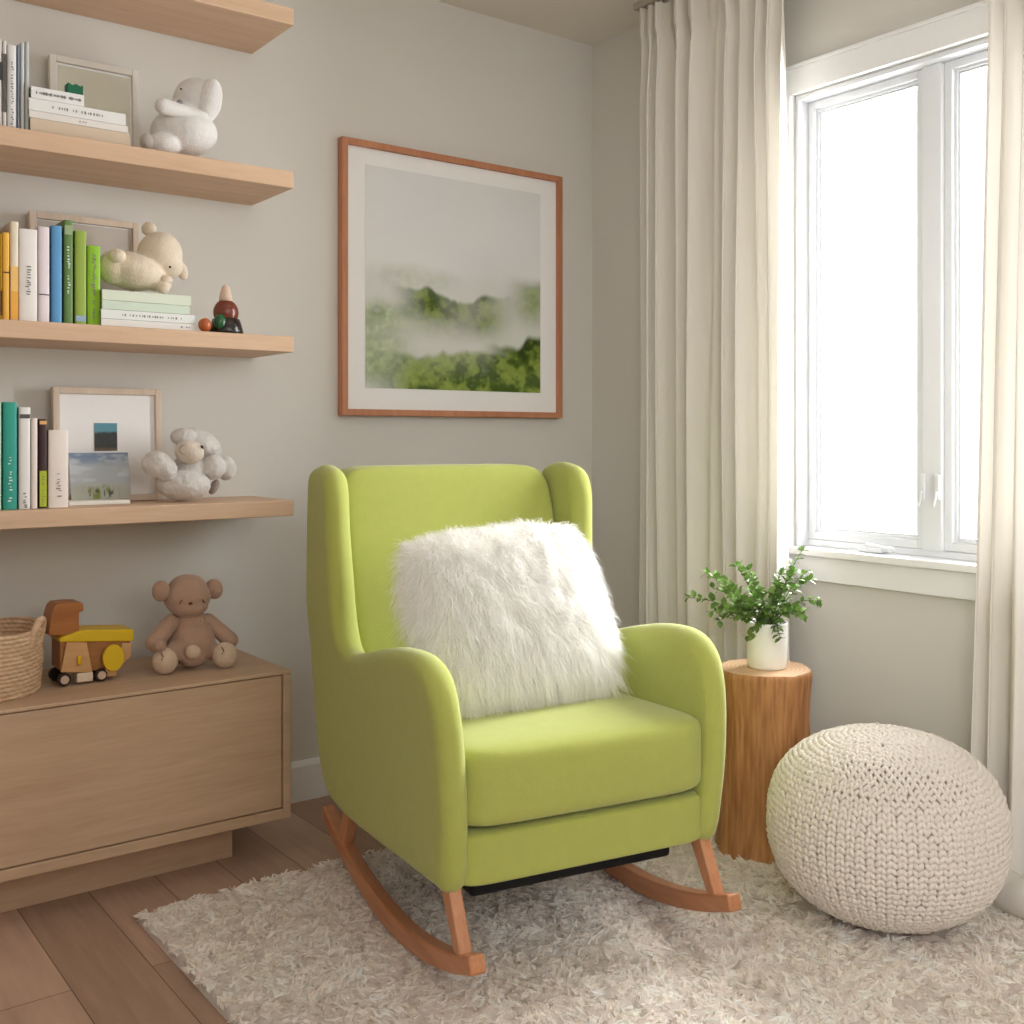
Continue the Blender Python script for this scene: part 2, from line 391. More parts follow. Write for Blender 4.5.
def ss(a, b, x): t = np.clip((x-a)/(b-a), 0, 1); return t*t*(3-2*t)
def mixc(a, b, t): return a*(1-t[:, None])+np.asarray(b)[None, :]*t[:, None] if np.ndim(b) == 1 else a*(1-t[:, None])+b*t[:, None]
def misty(u, v):
    p = np.stack([u, v], -1)
    base = np.tile(np.array(L((230, 231, 233))), (len(u), 1))
    n = fbm(p*np.array([3, 4]), 4, 3); fine = fbm(p*np.array([16, 18]), 4, 9); big = fbm(p*np.array([2.2, 3]), 3, 21)
    base = base*(0.94+.1*n[:, None])
    def band(c, top, bot, x0, x1, col1, col2, amp, dens, seed, soft=.05):
        nn = fbm(np.stack([u*6+seed, v*1.0+seed*0], -1), 4, seed)
        line = top+amp*(nn-.5)*2
        m = ss(line+soft, line-soft*.2, v)*ss(bot, bot+.16, v)*ss(x0-.1, x0+.14, u)*(1-ss(x1-.14, x1+.1, u))
        tx = fbm(np.stack([u*17, v*20], -1), 5, seed+3)
        m = m*np.clip(dens+(tx-.5)*1.2, 0, 1)
        cc = np.array(L(col1))[None, :]*(1-ss(.35, .62, tx)[:, None])+np.array(L(col2))[None, :]*ss(.35, .62, tx)[:, None]
        cc = cc*(.72+.56*fbm(np.stack([u*52, v*56], -1), 3, seed+8))[:, None]
        return c*(1-m[:, None])+cc*m[:, None]
    haze = ss(.62, .3, v+.15*(n-.5))
    base = mixc(base, np.array(L((200, 206, 192))), haze*.55)
    base = band(base, .52, .40, .0, .5, (150, 164, 138), (182, 192, 168), .03, .55, 31, .07)
    base = band(base, .55, .28, .84, 1.2, (104, 124, 66), (150, 164, 112), .06, .9, 37, .06)
    base = band(base, .445, .20, .20, .76, (62, 86, 22), (124, 142, 60), .07, 1.45, 41, .02)
    base = band(base, .36, -.05, -.1, .22, (120, 146, 84), (170, 188, 144), .08, .95, 47, .08)
    base = band(base, .24, -.3, .70, 1.3, (52, 72, 18), (112, 134, 50), .09, 1.3, 53, .03)
    base = band(base, .15, -.3, .12, 1.2, (70, 94, 26), (138, 158, 70), .08, 1.25, 59, .03)
    fog = .55*ss(.42, .7, fbm(p*np.array([3.5, 5])+7, 3, 71))*ss(.0, .3, v)*.6
    return mixc(base, np.array(L((230, 231, 226))), fog)
u0 = onY(366, 0, 2.99)[0]; u1 = onY(541, 0, 2.99)[0]
zb = onY(450, 383, 2.99)[2]
picture('picture', 1.584, 2.462, 1.167, 2.027, YW-.034, .020, .032, M['frame_wood'], 'large framed misty green landscape print hanging above the green chair',
        inner=[(u0, u1, 1.255, 1.955, 260, 240, misty)])

# small frames leaning on the shelves
def rect(xa, ya, xb, yb, Y, zs): a = onY(xa, ya, Y); bq = onY(xb, yb, Y); return a[0], bq[0], zs, (a[2]+bq[2])/2
FY = 2.955
x0, x1, z0, z1 = rect(51, 53, 140, 69, FY, ST[1])
def pale(u, v): n = fbm(np.stack([u*3, v*3], -1), 3, 5); return np.array(L((214, 212, 196)))[None, :]*(.93+.12*n[:, None])
def pale2(u, v): n = fbm(np.stack([u*3, v*3], -1), 3, 5); return np.array(L((196, 186, 178)))[None, :]*(.95+.1*n[:, None])
picture('picture', x0, x1, z0, z1, FY, .016, .022, M['frame_white'], 'small white frame leaning on second shelf behind the flat white books',
        inner=[(x0+.022, x1-.022, z0+.022, z1-.022, 12, 12, pale)], lean=-math.radians(3))
x0, x1, z0, z1 = rect(31, 209, 141, 223, FY, ST[2])
picture('picture', x0, x1, z0, z1, FY, .017, .022, M['frame_pale'], 'pale wood frame leaning behind the blue and green books',
        inner=[(x0+.02, x1-.02, z0+.02, z1-.02, 12, 12, pale2)], lean=-math.radians(3))
x0, x1, z0, z1 = rect(54, 386, 163, 390, FY, ST[3])
def photo(u, v):
    c = np.tile(np.array(L((62, 66, 64))), (len(u), 1)); n = fbm(np.stack([u*5, v*6], -1), 3, 4)
    c = c*(.7+.6*n[:, None]); c = mixc(c, np.array(L((96, 150, 168))), ss(.62, .72, v+.08*(n-.5)));
    return mixc(c, np.array(L((110, 92, 74))), ss(.16, .05, v))
pa, pb = onY(97, 423, FY-.01), onY(120, 451, FY-.01)
qa, qb = onY(92, 418, FY-.01), onY(127.5, 453, FY-.01)
picture('picture', x0, x1, z0, z1, FY, .017, .022, M['frame_pale'], 'pale wood frame with tiny landscape photo in white mat on lowest shelf',
        inner=[(pa[0], pb[0], pb[2], pa[2], 24, 28, photo)], lean=-math.radians(2))

# ------------------------------------------------------------------ books
def lettering(root, pts, wd, ht, m, axis):
    """small irregular strokes on a spine"""
    k = MB()
    for (p, s) in pts:
        a = [p[0]-wd*s/2, p[1]-.0006, p[2]-ht*s/2]; bq = [p[0]+wd*s/2, p[1]+.0002, p[2]+ht*s/2]
        k.box(a, bq)
    return k.build('spine_lettering', m, root)
def upright(xa, xb, ytop, Y, zs, col, label, group, depth=.15, ink=None, bands=(), letters=(0.2, .75), lean=0):
    a = onY(xa, ytop, Y); bq = onY(xb, ytop, Y); X0, X1, Z1 = a[0]+.0006, bq[0]-.0006, a[2]; T = X1-X0; H = Z1-zs
    root = empty('book', ((X0+X1)/2, Y+depth/2, zs), label, 'book', group)
    bt = min(.0022, T*.18); k = MB()
    k.box((X0, Y+.004, zs), (X0+bt, Y+depth, Z1)); k.box((X1-bt, Y+.004, zs), (X1, Y+depth, Z1))
    n = 7      # rounded spine
    pr = [(X0, Y+.004)]+[((X0+X1)/2-(T/2)*math.cos(PI*i/(n-1)), Y+.004-.004*math.sin(PI*i/(n-1))) for i in range(1, n-1)]+[(X1, Y+.004), (X1, Y+.006), (X0, Y+.006)]
    q = len(pr); k.add([(x, y, zs) for x, y in pr]+[(x, y, Z1) for x, y in pr], [tuple(range(q)), tuple(range(2*q-1, q-1, -1))]+[(i, i+q, (i+1) % q+q, (i+1) % q) for i in range(q)])
    k.build('cover', cover(col), root, bevel=.0006, seg=1)
    MB().box((X0+bt+.0002, Y+.0062, zs+.003), (X1-bt-.0002, Y+depth-.004, Z1-.003)).build('page_block', M['paper'], root)
    for (v0, v1, cc) in bands:
        MB().box((X0+T*.06, Y-.0006, zs+H*v0), (X1-T*.06, Y+.0035, zs+H*v1)).build('spine_band', cover(cc), root)
    if ink:
        v = letters[0]; pts = []
        while v < letters[1]:
            pts.append(((((X0+X1)/2+T*random.uniform(-.08, .08)), Y-.0007, zs+H*v), random.uniform(.6, 1.2))); v += random.uniform(.018, .035)
            if random.random() < .12: v += .05
        lettering(root, pts, T*.2, .0028, ink, 'z')
    return root
BY = 2.775
g2, g3, g4 = 'upright books on the second shelf', 'upright books on the third shelf', 'upright books on the lowest shelf'
upright(-6, 2.5, 38, BY, ST[1], (206, 202, 196), 'pale grey book cut by the left picture edge on second shelf', g2, ink=M['ink'], bands=[(.55, .75, (60, 60, 62))])
upright(2.5, 7, 40, BY, ST[1], (222, 218, 212), 'thin off-white book, dark mark on spine, left end of second shelf', g2, ink=M['ink'], bands=[(.2, .85, (90, 88, 86))])
upright(7.5, 17, 44, BY, ST[1], (226, 226, 226), 'widest white upright book on second shelf with dark spine lettering', g2, ink=M['ink'], letters=(.05, .8))
upright(17.5, 20, 44, BY, ST[1], (150, 164, 186), 'very thin blue-grey book between white and grey ones on second shelf', g2)
upright(20.5, 25, 42, BY, ST[1], (206, 208, 206), 'light grey upright book second from right end on second shelf', g2)
upright(25.2, 29.5, 41, BY, ST[1], (192, 200, 200), 'grey-green upright book beside the flat white stack on second shelf', g2)

upright(-9, .2, 222, BY+.02, ST[2], (150, 96, 62), 'brown book at the left picture edge on third shelf', g3)
upright(.4, 2.2, 234, BY, ST[2], (226, 186, 40), 'bright yellow thin book at left end of third shelf', g3, bands=[(0.06, .35, (60, 48, 50))])
upright(2.6, 10, 232, BY, ST[2], (232, 180, 78), 'orange-yellow book with small dark spine mark on third shelf', g3, bands=[(.54, .555, (84, 60, 40))])
upright(10.2, 19, 221, BY, ST[2], (226, 214, 192), 'tall cream book with orange lower spine on third shelf', g3, bands=[(0.02, .30, (232, 168, 66)), (.30, .55, (236, 190, 110))])
upright(19.2, 38, 228, BY, ST[2], (230, 226, 222), 'thick white book between the cream and lilac books', g3, ink=M['ink'], letters=(.3, .6))
upright(38.3, 50, 226, BY, ST[2], (226, 216, 222), 'pale lilac-white book with dark line, left of the blue book', g3, bands=[(.29, .30, (60, 40, 60))])
upright(51.5, 62.5, 225, BY, ST[2], (92, 152, 200), 'plain sky blue upright book on third shelf', g3)
upright(64, 73.5, 219.5, BY, ST[2], (98, 132, 74), 'tall dark green book right of the blue book', g3, ink=M['inkw'], letters=(.3, .75), bands=[(.86, .95, (150, 170, 130))])
upright(75, 87, 230, BY, ST[2], (146, 172, 72), 'olive green book between dark green and lime books', g3, bands=[(.04, .1, (150, 176, 200))])
upright(87.5, 101, 245, BY, ST[2], (140, 190, 40), 'short lime green patterned book at right end of row', g3, ink=M['ink'], letters=(.1, .92))

upright(-8, 1.8, 402, BY, ST[3], (168, 196, 166), 'pale green book at left edge of lowest shelf', g4)
upright(3, 17.5, 402, BY, ST[3], (50, 156, 140), 'tall teal book on lowest shelf', g4, ink=M['inkw'], letters=(.08, .5))
upright(19, 31, 407, BY, ST[3], (228, 226, 224), 'white book right beside the teal book', g4, ink=M['ink'], letters=(.02, .2), bands=[(.89, .93, (84, 80, 80))])
upright(31.3, 38, 418, BY, ST[3], (232, 222, 216), 'thin off-white book with pinkish edge left of the dark book', g4)
upright(39, 47.5, 419, BY, ST[3], (64, 40, 42), 'dark brown book with lime lower spine on lowest shelf', g4, bands=[(.02, .42, (176, 190, 50)), (.94, .98, (220, 170, 110))], ink=M['ink'], letters=(.05, .4))
upright(48.5, 69, 430, BY, ST[3], (232, 222, 216), 'thick cream-white book in front of the frame, right end of row', g4, ink=M['ink'], letters=(.15, .45))

def flat(xa, xb, Y, z, t, col, label, group, depth=.16, ink=None, yaw=0, seg=(0.3, .6)):
    a = onY(xa, 300, Y); bq = onY(xb, 300, Y); X0, X1 = a[0], bq[0]
    root = empty('book', ((X0+X1)/2, Y+depth/2, z), label, 'book', group)
    bt = min(.002, t*.2); k = MB()
    k.box((X0, Y, z), (X1, Y+depth, z+bt)); k.box((X0, Y, z+t-bt), (X1, Y+depth, z+t)); k.box((X0, Y-.0015, z), (X1, Y+.002, z+t))
    k.build('cover', cover(col), root, bevel=.0008, seg=1)
    MB().box((X0+.003, Y+.0022, z+bt+.0001), (X1-.003, Y+depth-.004, z+t-bt-.0001)).build('page_block', M['paper'], root)
    if ink:
        v = seg[0]; pts = []
        while v < seg[1]:
            pts.append((((X0+(X1-X0)*v), Y-.0017, z+t/2), random.uniform(.6, 1.2))); v += random.uniform(.02, .035)
            if random.random() < .15: v += .03
        lettering(root, pts, .003, t*.22, ink, 'x')
    return z+t+.0006
gf2, gf3 = 'flat books stacked on the second shelf', 'flat books stacked under the cream plush'
# second shelf, flat stack
FB = 2.765
z = flat(30, 130, FB, ST[1], .037, (206, 188, 166), 'thick beige book at bottom of the flat stack on second shelf', gf2)
z = flat(29, 128, FB, z, .017, (224, 220, 214), 'slim pale book above the beige one on second shelf', gf2, ink=M['ink'], seg=(.5, .6))
z = flat(28.7, 125.5, FB, z, .029, (228, 228, 226), 'long white flat book with grey lettering below the shortest one, second shelf', gf2, ink=M['ink'], seg=(.24, .75))
z2 = flat(31, 84, FB, z, .028, (230, 230, 230), 'short white flat book on top of the stack, second shelf', gf2, ink=M['ink'], seg=(.1, .95))
# green block on that stack
a = onY(67, 0, 2.775); bq = onY(83.5, 0, 2.775)
gb = MB(); n = 9; pr = [(a[0]+(bq[0]-a[0])*i/(n-1), .026+.0025*math.sin(i*1.7)) for i in range(n)]
gb.prism([(a[0], 0), (bq[0], 0)]+pr[::-1], 2.775, 2.80, M=Matrix.Translation((0, 0, z2)))
tag(gb.build('keepsake_box', mat('dark_green_lacquer', L((16, 96, 66)), .35, var=.2), bevel=.003), 'small dark green box on the white books in front of frame', 'box')
# third shelf, flat stack
z = flat(101, 195, FB, ST[2], .019, (226, 224, 220), 'bottom white book of the stack under the cream plush', gf3, ink=mat('blue_ink', L((96, 100, 140)), .6), seg=(.85, .95))
z = flat(101, 195, FB, z, .023, (226, 230, 228), 'white book with dark title, second from bottom under cream plush', gf3, ink=M['ink'], seg=(.22, .85))
z = flat(102, 189.5, FB, z, .022, (206, 220, 204), 'pale green book, second from top under cream plush', gf3)
z3 = flat(102, 191, FB, z, .026, (216, 224, 206), 'pale green-cream book directly under the cream plush', gf3)
# lowest shelf: booklet and the seaside card that leans on the frame
z4 = flat(69, 130, 2.84, ST[3], .010, (226, 224, 216), 'slim white booklet lying before the framed photo, lowest shelf', None, depth=.09)
def sea(u, v):
    n = fbm(np.stack([u*4, v*9], -1), 4, 12); c = np.tile(np.array(L((176, 184, 190))), (len(u), 1))
    c = mixc(c, np.array(L((112, 134, 162))), ss(.70, .9, v+.16*(n-.5))*.9)
    c = mixc(c, np.array(L((206, 212, 216))), ss(.5, .7, fbm(np.stack([u*3, v*10], -1), 3, 16))*.6)
    c = mixc(c, np.array(L((176, 178, 166))), ss(.42, .2, v))
    st = fbm(np.stack([u*16, v*3], -1), 3, 18)
    c = mixc(c, np.array(L((126, 140, 66))), ss(.52, .62, st)*ss(.36, .2, v)*ss(.15, .3, u)*(1-ss(.7, .85, u)))
    return mixc(c, np.array(L((70, 76, 60))), ss(.6, .68, fbm(np.stack([u*22, v*6], -1), 3, 19))*ss(.3, .15, v)*ss(.15, .3, u)*(1-ss(.7, .85, u)))
cy_ = 2.935
a = onY(69.5, 453, cy_); bq = onY(129, 496, cy_)
U, V_ = np.meshgrid(np.linspace(0, 1, 50), np.linspace(0, 1, 40)); zz0 = z4
P0 = np.stack([a[0]+(bq[0]-a[0])*U, cy_-.02+.03*V_, zz0+(a[2]-zz0)*V_], -1).reshape(-1, 3)
Vc = np.concatenate([P0, P0+np.array([0, .0012, 0])]); Fc = np.concatenate([grid_faces(50, 40), grid_faces(50, 40)[:, ::-1]+2000])
card = build('postcard', Vc, Fc, M['print'], smooth=False); cc = sea(U.ravel(), V_.ravel()); set_col(card, np.concatenate([cc, np.full_like(cc, .7)]))
tag(card, 'unframed seaside art card propped against the framed photo', 'card')

# ------------------------------------------------------------------ plush toys
def fuzz(name, c, bs=220, bm=.5): return mat(name, L(c), .95, var=.06, vscale=25, bump=bm, bscale=bs, spec=.08, sheen=.3)
M['pl_white'] = fuzz('white_plush', (226, 224, 222)); M['pl_cream'] = fuzz('cream_plush', (226, 212, 192)); M['pl_grey'] = fuzz('grey_lamb_plush', (206, 202, 198), 90, .9)
M['pl_face'] = fuzz('lamb_face', (214, 202, 188)); M['pl_brown'] = fuzz('brown_plush', (176, 144, 124)); M['pl_pale'] = fuzz('pale_foot_plush', (206, 182, 158)); M['eye'] = mat('bead_eye', L((34, 28, 26)), .25)
M['pl_thread'] = mat('brown_thread', L((84, 62, 50)), .8)
PX = .00252
def P3(x, y, Y, o=(0, 0, 0)): p = onY(x, y, Y); return (p[0]+o[0], p[1]+o[1], p[2]+o[2])
RV = -math.radians(37)      # turn that faces an ellipsoid's x axis along the picture
def E(mb, x, y, Y, rx, ry, rz, roll=0, m=0):
    R = Matrix.Rotation(RV, 3, 'Z') @ Matrix.Rotation(roll, 3, 'Y'); mb.ell(P3(x, y, Y), (rx*PX, ry*PX, rz*PX), R.to_euler(), m)
    return mb

# white bunny on the second shelf
Yp = 2.835
r = empty('plush_toy', P3(183, 152, Yp), 'round white plush with floppy ear on the second shelf', 'plush toy')
r.location.z = ST[1]
k = MB(); s0 = ST[1]
E(k, 184, 133, Yp, 35, 31, 25); E(k, 196, 101, Yp-.005, 24, 22, 24); E(k, 186, 116, Yp, 22, 20, 20)
E(k, 163, 145, Yp-.02, 18, 16, 13)
k.build('body', M['pl_white'], r, remesh=.0035, sm=6)
k = MB(); E(k, 209, 101, Yp-.045, 13.5, 13, 24, .22); k.build('ear', M['pl_white'], r, remesh=.003, sm=4)
k = MB(); k.cap(P3(163, 106, Yp-.055), P3(202, 118, Yp-.05), .021, .019); k.build('arm', M['pl_white'], r, remesh=.003, sm=3)
k = MB(); E(k, 147, 142, Yp-.035, 7, 10, 9); k.build('foot', fuzz('grey_foot', (176, 168, 160)), r, remesh=.003, sm=3)
k = MB(); k.ell(P3(181, 89, Yp-.062), (.0025,)*3); k.build('eye', M['eye'], r, smooth=True)
k = MB(); E(k, 180, 102, Yp-.060, 3.5, 3, 2.5); k.build('nose', fuzz('grey_nose', (150, 146, 146)), r, smooth=True)

# cream bear lying on the flat books
Yp = 2.85
r = empty('plush_toy', (P3(140, 0, Yp)[0], Yp, z3), 'cream plush curled up on the flat books, third shelf', 'plush toy')
k = MB()
E(k, 132, 271, Yp, 34, 28, 20, .18); E(k, 116, 268, Yp-.005, 18, 20, 18); E(k, 160, 254, Yp-.015, 23, 22, 23, .5); E(k, 167, 264, Yp-.025, 17, 16, 15, .4)
E(k, 158, 285, Yp-.03, 14, 13, 7)
k.build('body', M['pl_cream'], r, remesh=.0035, sm=6)
k = MB(); E(k, 149, 229, Yp-.01, 8, 5, 7.5); k.build('ear', M['pl_cream'], r, remesh=.003, sm=3)
k = MB(); E(k, 182, 271, Yp-.02, 6, 5, 10, -.3); k.build('ear', M['pl_cream'], r, remesh=.003, sm=3)
k = MB(); E(k, 117, 256, Yp-.05, 9, 8, 7.5); k.build('foot', M['pl_cream'], r, remesh=.003, sm=3)
k = MB(); E(k, 166, 280, Yp-.055, 7, 6, 5); E(k, 163, 288, Yp-.06, 7, 6, 6); k.build('paw', M['pl_cream'], r, remesh=.003, sm=3)
k = MB(); k.ell(P3(170, 267, Yp-.072), (.0032,)*3); k.build('eye', M['eye'], r, smooth=True)

# grey lamb on the lowest shelf
Yp = 2.84
r = empty('plush_toy', (P3(188, 0, Yp)[0], Yp, ST[3]), 'woolly grey-white plush lamb on lowest shelf', 'plush toy')
k = MB()
E(k, 184, 485, Yp, 28, 24, 16.5); E(k, 190, 470, Yp+.015, 20, 15, 17); E(k, 200, 442, Yp+.012, 24, 18, 13, .45); E(k, 184, 437, Yp+.005, 14, 13, 10); E(k, 205, 452, Yp+.02, 18, 14, 12)
o = k.build('body', M['pl_grey'], r, remesh=.003, sm=4)
def wool(o, st=.006, sc=.018):
    t = bpy.data.textures.new('wool', 'CLOUDS'); t.noise_scale = sc; d = o.modifiers.new('d', 'DISPLACE'); d.texture = t; d.strength = st; d.mid_level = .5
wool(o)
k = MB(); E(k, 189.5, 452, Yp-.028, 15.5, 13, 12.5, .2); k.build('face', M['pl_face'], r, remesh=.0025, sm=3)
k = MB(); E(k, 157, 464, Yp-.005, 17, 13, 14); E(k, 167, 470, Yp-.02, 11, 10, 12); wool(k.build('arm', M['pl_grey'], r, remesh=.003, sm=3), .007, .02)
k = MB(); E(k, 213, 467, Yp-.015, 13, 12, 14); E(k, 226, 468, Yp, 11, 10, 13); wool(k.build('arm', M['pl_grey'], r, remesh=.003, sm=3), .005, .02)
k = MB(); E(k, 214, 487, Yp+.005, 5, 5, 9, .5); k.build('foot', fuzz('lamb_foot', (150, 140, 132)), r, remesh=.003, sm=3)
k = MB()
k.tube([P3(184.5+4.5*math.sin(q)*1.1, 447+2.8-4.6*math.cos(q), Yp-.0655) for q in np.linspace(PI*1.0, PI*1.95, 9)], .0009, 6); k.build('stitched_mouth', M['pl_thread'], r, smooth=True)
k = MB(); E(k, 202, 447, Yp-.06, 1.2, 1, 2.2, -.6); k.build('eye', M['eye'], r, smooth=True)

# brown bear on the cabinet
Yp = 2.79; zc_ = CZ1+.0005
r = empty('plush_toy', (P3(191, 0, Yp)[0], Yp, zc_), 'brown plush bear with pale feet sitting on the cabinet', 'plush toy')
k = MB()
E(k, 191, 641.5, Yp, 25, 22, 26); E(k, 190, 626, Yp, 19, 17, 20); E(k, 187, 597, Yp-.01, 24.5, 21, 18.5); E(k, 187.5, 588, Yp-.005, 20, 18, 14.5); E(k, 188, 606, Yp-.022, 21, 16, 11)
E(k, 192, 656, Yp-.03, 14, 13, 11)
k.cap(P3(176, 650, Yp-.02), P3(168, 659, Yp-.055), .026, .022); k.cap(P3(205, 648, Yp-.01), P3(221, 655, Yp-.045), .026, .022)
k.build('body', M['pl_brown'], r, remesh=.0035, sm=5)
for (x, y, rl) in ((161, 591, .15), (214, 589, -.2)): k = MB(); E(k, x, y, Yp-.012, 9.5, 7, 11, rl); k.build('ear', M['pl_brown'], r, remesh=.003, sm=3)
k = MB(); k.cap(P3(171, 622, Yp-.005), P3(154, 643, Yp-.03), .022, .023); k.cap(P3(154, 643, Yp-.03), P3(160, 645, Yp-.055), .022, .017); k.build('arm', M['pl_brown'], r, remesh=.003, sm=3)
k = MB(); k.cap(P3(208, 621, Yp-.005), P3(230, 640, Yp-.03), .021, .022); k.build('arm', M['pl_brown'], r, remesh=.003, sm=3)
zft = zc_+.0345
for (x, y) in ((165, 661), (225, 655)):
    pt = onZ(x, y, zft); k = MB(); k.ell(tuple(pt), (13*PX, 11*PX, 13.4*PX), (0, 0, RV)); k.build('foot', M['pl_pale'], r, remesh=.003, sm=2)
    k = MB(); q = pt-np.array([.6, .8, 0])*.0275+np.array([0, 0, .014]); k.tube([q+np.array([0, 0, -.006]), q+np.array([.003, -.004, .003])+0, q+np.array([.0, .004, .012])], .0012, 6); k.build('stitched_toe', M['pl_thread'], r, smooth=True)
k = MB(); E(k, 193, 652, Yp-.065, 8, 5, 7); k.build('tail_patch', M['pl_pale'], r, smooth=True)
for (x, y, s) in ((181, 602, 1), (203, 601, -1)):
    k = MB(); q = P3(x, y, Yp-.066 if s > 0 else Yp-.064); k.tube([(q[0]-.004*s, q[1], q[2]-.005), (q[0], q[1]-.001, q[2]+.002), (q[0]+.003*s, q[1], q[2]+.004)], .0014, 6); k.build('eye', M['pl_thread'], r, smooth=True)
k = MB(); E(k, 190.5, 603.5, Yp-.0655, 2.2, 1.6, 1.2); k.build('nose', M['pl_thread'], r, smooth=True)

# ------------------------------------------------------------------ little gnome figure and orange ball on the third shelf
Yp = 2.79
b0 = P3(226, 0, Yp); gx = b0[0]; gz = ST[2]
r = empty('figurine', (gx, Yp, gz), 'small dark glossy figurine with cream pointed hat on third shelf', 'figurine')
gloss = lambda n, c: mat(n, L(c), .25, spec=.5)
k = MB(); k.lathe([(.001, 0), (.044, 0), (.046, .006), (.041, .024), (.036, .04), (.016, .05), (.001, .052)], (gx, Yp, gz)); k.build('robe', gloss('black_glaze', (34, 26, 24)), r, smooth=True)
k = MB(); k.ell((gx-.002, Yp-.004, gz+.058), (.034, .031, .036)); k.build('head', gloss('brown_glaze', (112, 52, 34)), r, smooth=True)
k = MB(); k.lathe([(.001, 0), (.018, 0), (.0165, .012), (.0125, .030), (.009, .041), (.001, .046)], (gx-.002, Yp-.002, gz+.088)); k.build('pointed_hat', mat('cream_hat', L((214, 190, 168)), .7), r, smooth=True)
k = MB(); k.ell((gx-.027, Yp-.026, gz+.030), (.017, .014, .022)); k.build('sleeve', gloss('green_glaze', (32, 84, 48)), r, smooth=True)
k = MB(); k.ell((gx-.012, Yp-.036, gz+.007), (.008, .006, .006)); k.build('foot', gloss('pink_glaze', (206, 132, 112)), r, smooth=True)
k = MB(); k.ell((gx+.016, Yp-.034, gz+.008), (.012, .008, .006)); k.build('foot', gloss('black_boot', (30, 28, 28)), r, smooth=True)
p = P3(203.5, 0, Yp)
k = MB(); k.ell((p[0]-.008, Yp-.03, gz+.0185), (.017, .017, .0185)); tag(k.build('ball', gloss('orange_glaze', (176, 92, 48)), smooth=True), 'tiny orange ball beside the dark figurine', 'ball')

# ------------------------------------------------------------------ toy truck on the cabinet
Yt = 2.80
r = empty('toy_truck', (P3(92, 0, Yt)[0], Yt, zc_), 'wooden toy dump truck with yellow bed on the cabinet', 'toy truck')
wz = wood('toy_wood', L((150, 100, 56)), L((178, 126, 78)), 'x', .45); wl = wood('toy_light_wood', L((196, 150, 100)), L((214, 172, 124)), 'x', .45); yl = mat('toy_yellow', L((222, 186, 36)), .4); cr = mat('toy_cream', L((226, 206, 184)), .5)
wd = wood('toy_cab_wood', L((150, 92, 46)), L((178, 116, 66)), 'x', .4)
def tp(x, y): q = onY(x, y, Yt-.04); return (q[0], q[2])
k = MB(); k.prism([tp(60, 671), tp(116, 671), tp(131, 655), tp(131, 640), tp(60, 640)], Yt-.038, Yt+.04); k.build('body', wz, r, bevel=.003)
k = MB(); k.prism([tp(59, 642), tp(133, 641), tp(133, 629), tp(82, 630), tp(59, 638)], Yt-.045, Yt+.045); k.build('tipper_bed', yl, r, bevel=.003)
k = MB(); cabp = [tp(49, 636), tp(80, 636), tp(80, 614), tp(81, 612), tp(84.5, 611.5), tp(84, 604), tp(81, 602.5), tp(70, 602.8), tp(58, 604), tp(54, 608), tp(51, 618)]
k.prism(cabp, Yt-.035, Yt+.035); k.build('cab', wd, r, bevel=.003)
k = MB(); k.prism([tp(60, 672), tp(92, 672), tp(86, 642), tp(66, 642)], Yt-.048, Yt-.0385); k.build('side_panel', wl, r, bevel=.002)
k = MB(); k.prism([tp(116, 669), tp(131, 656), tp(131, 643), tp(122, 643)], Yt-.044, Yt-.0385); k.build('tail_panel', wl, r, bevel=.002)
q = tp(112, 657); k = MB(); n = 28; k.prism([(q[0]+.026*math.cos(2*PI*i/n), q[1]+.033*math.sin(2*PI*i/n)) for i in range(n)], Yt-.056, Yt-.0445); k.build('yellow_disc', yl, r, bevel=.002)
k = MB(); q = tp(78, 660); k.cap((q[0], Yt-.052, q[1]-.006), (q[0], Yt-.052, q[1]+.008), .005, .005); k.build('peg', yl, r, smooth=True)
k = MB(); a = tp(76, 0); bq = tp(92, 0); k.box((a[0], Yt-.05, zc_+.006), (bq[0], Yt-.02, zc_+.028)); k.build('step_block', cr, r, bevel=.002)
k = MB(); a = tp(104, 0); bq = tp(116, 0); k.box((a[0], Yt-.046, zc_+.010), (bq[0], Yt-.02, zc_+.030)); k.build('bumper_block', wl, r, bevel=.002)
for x in (64, 101):
    for s in (-1, 1):
        q = tp(x, 0)
        k = MB(); k.tube([(q[0], Yt+s*.030, zc_+.0165), (q[0], Yt+s*.046, zc_+.0165)], .016, 24); wh = k.build('wheel', mat('toy_tyre', L((52, 40, 34)), .6), r, bevel=.002)
        k = MB(); k.tube([(q[0], Yt+s*.0455, zc_+.0165), (q[0], Yt+s*.049, zc_+.0165)], .010, 20); k.build('hub', mat('toy_hub', L((206, 180, 160)), .5), wh)

# ------------------------------------------------------------------ woven basket
ba = onZ(12, 696, zc_); bcx, bcy = .538, 2.80
r = empty('basket', (bcx, bcy, zc_), 'round woven seagrass basket with handle on the cabinet', 'basket')
nu, nv = 160, 110; th = np.linspace(0, 2*PI, nu, endpoint=False); H_ = .155
t = np.linspace(0, 1, nv); TT, TH = np.meshgrid(t, th, indexing='ij')
rad = .119+.008*np.sin(TT*PI*.75)+.004*(vnoise(np.stack([np.cos(TH)*3, np.sin(TH)*3, TT*4], -1), 3)-.5)
rows = 15; ph = TT*rows+.12*np.sin(TH*3)
bumpy = .0035*np.abs(np.sin(PI*ph))+.0022*np.sin(TH*46+np.floor(ph)*PI+2*vnoise(np.stack([TH*6, TT*12], -1), 5))
rad = rad+bumpy
Zb = zc_+H_*TT+.006*np.sin(TH*2+.6)*TT
Vo = np.stack([bcx+rad*np.cos(TH), bcy+rad*np.sin(TH), Zb], -1).reshape(-1, 3)
ri = rad-.012; Vi = np.stack([bcx+ri*np.cos(TH), bcy+ri*np.sin(TH), np.maximum(Zb, zc_+.01)], -1).reshape(-1, 3)
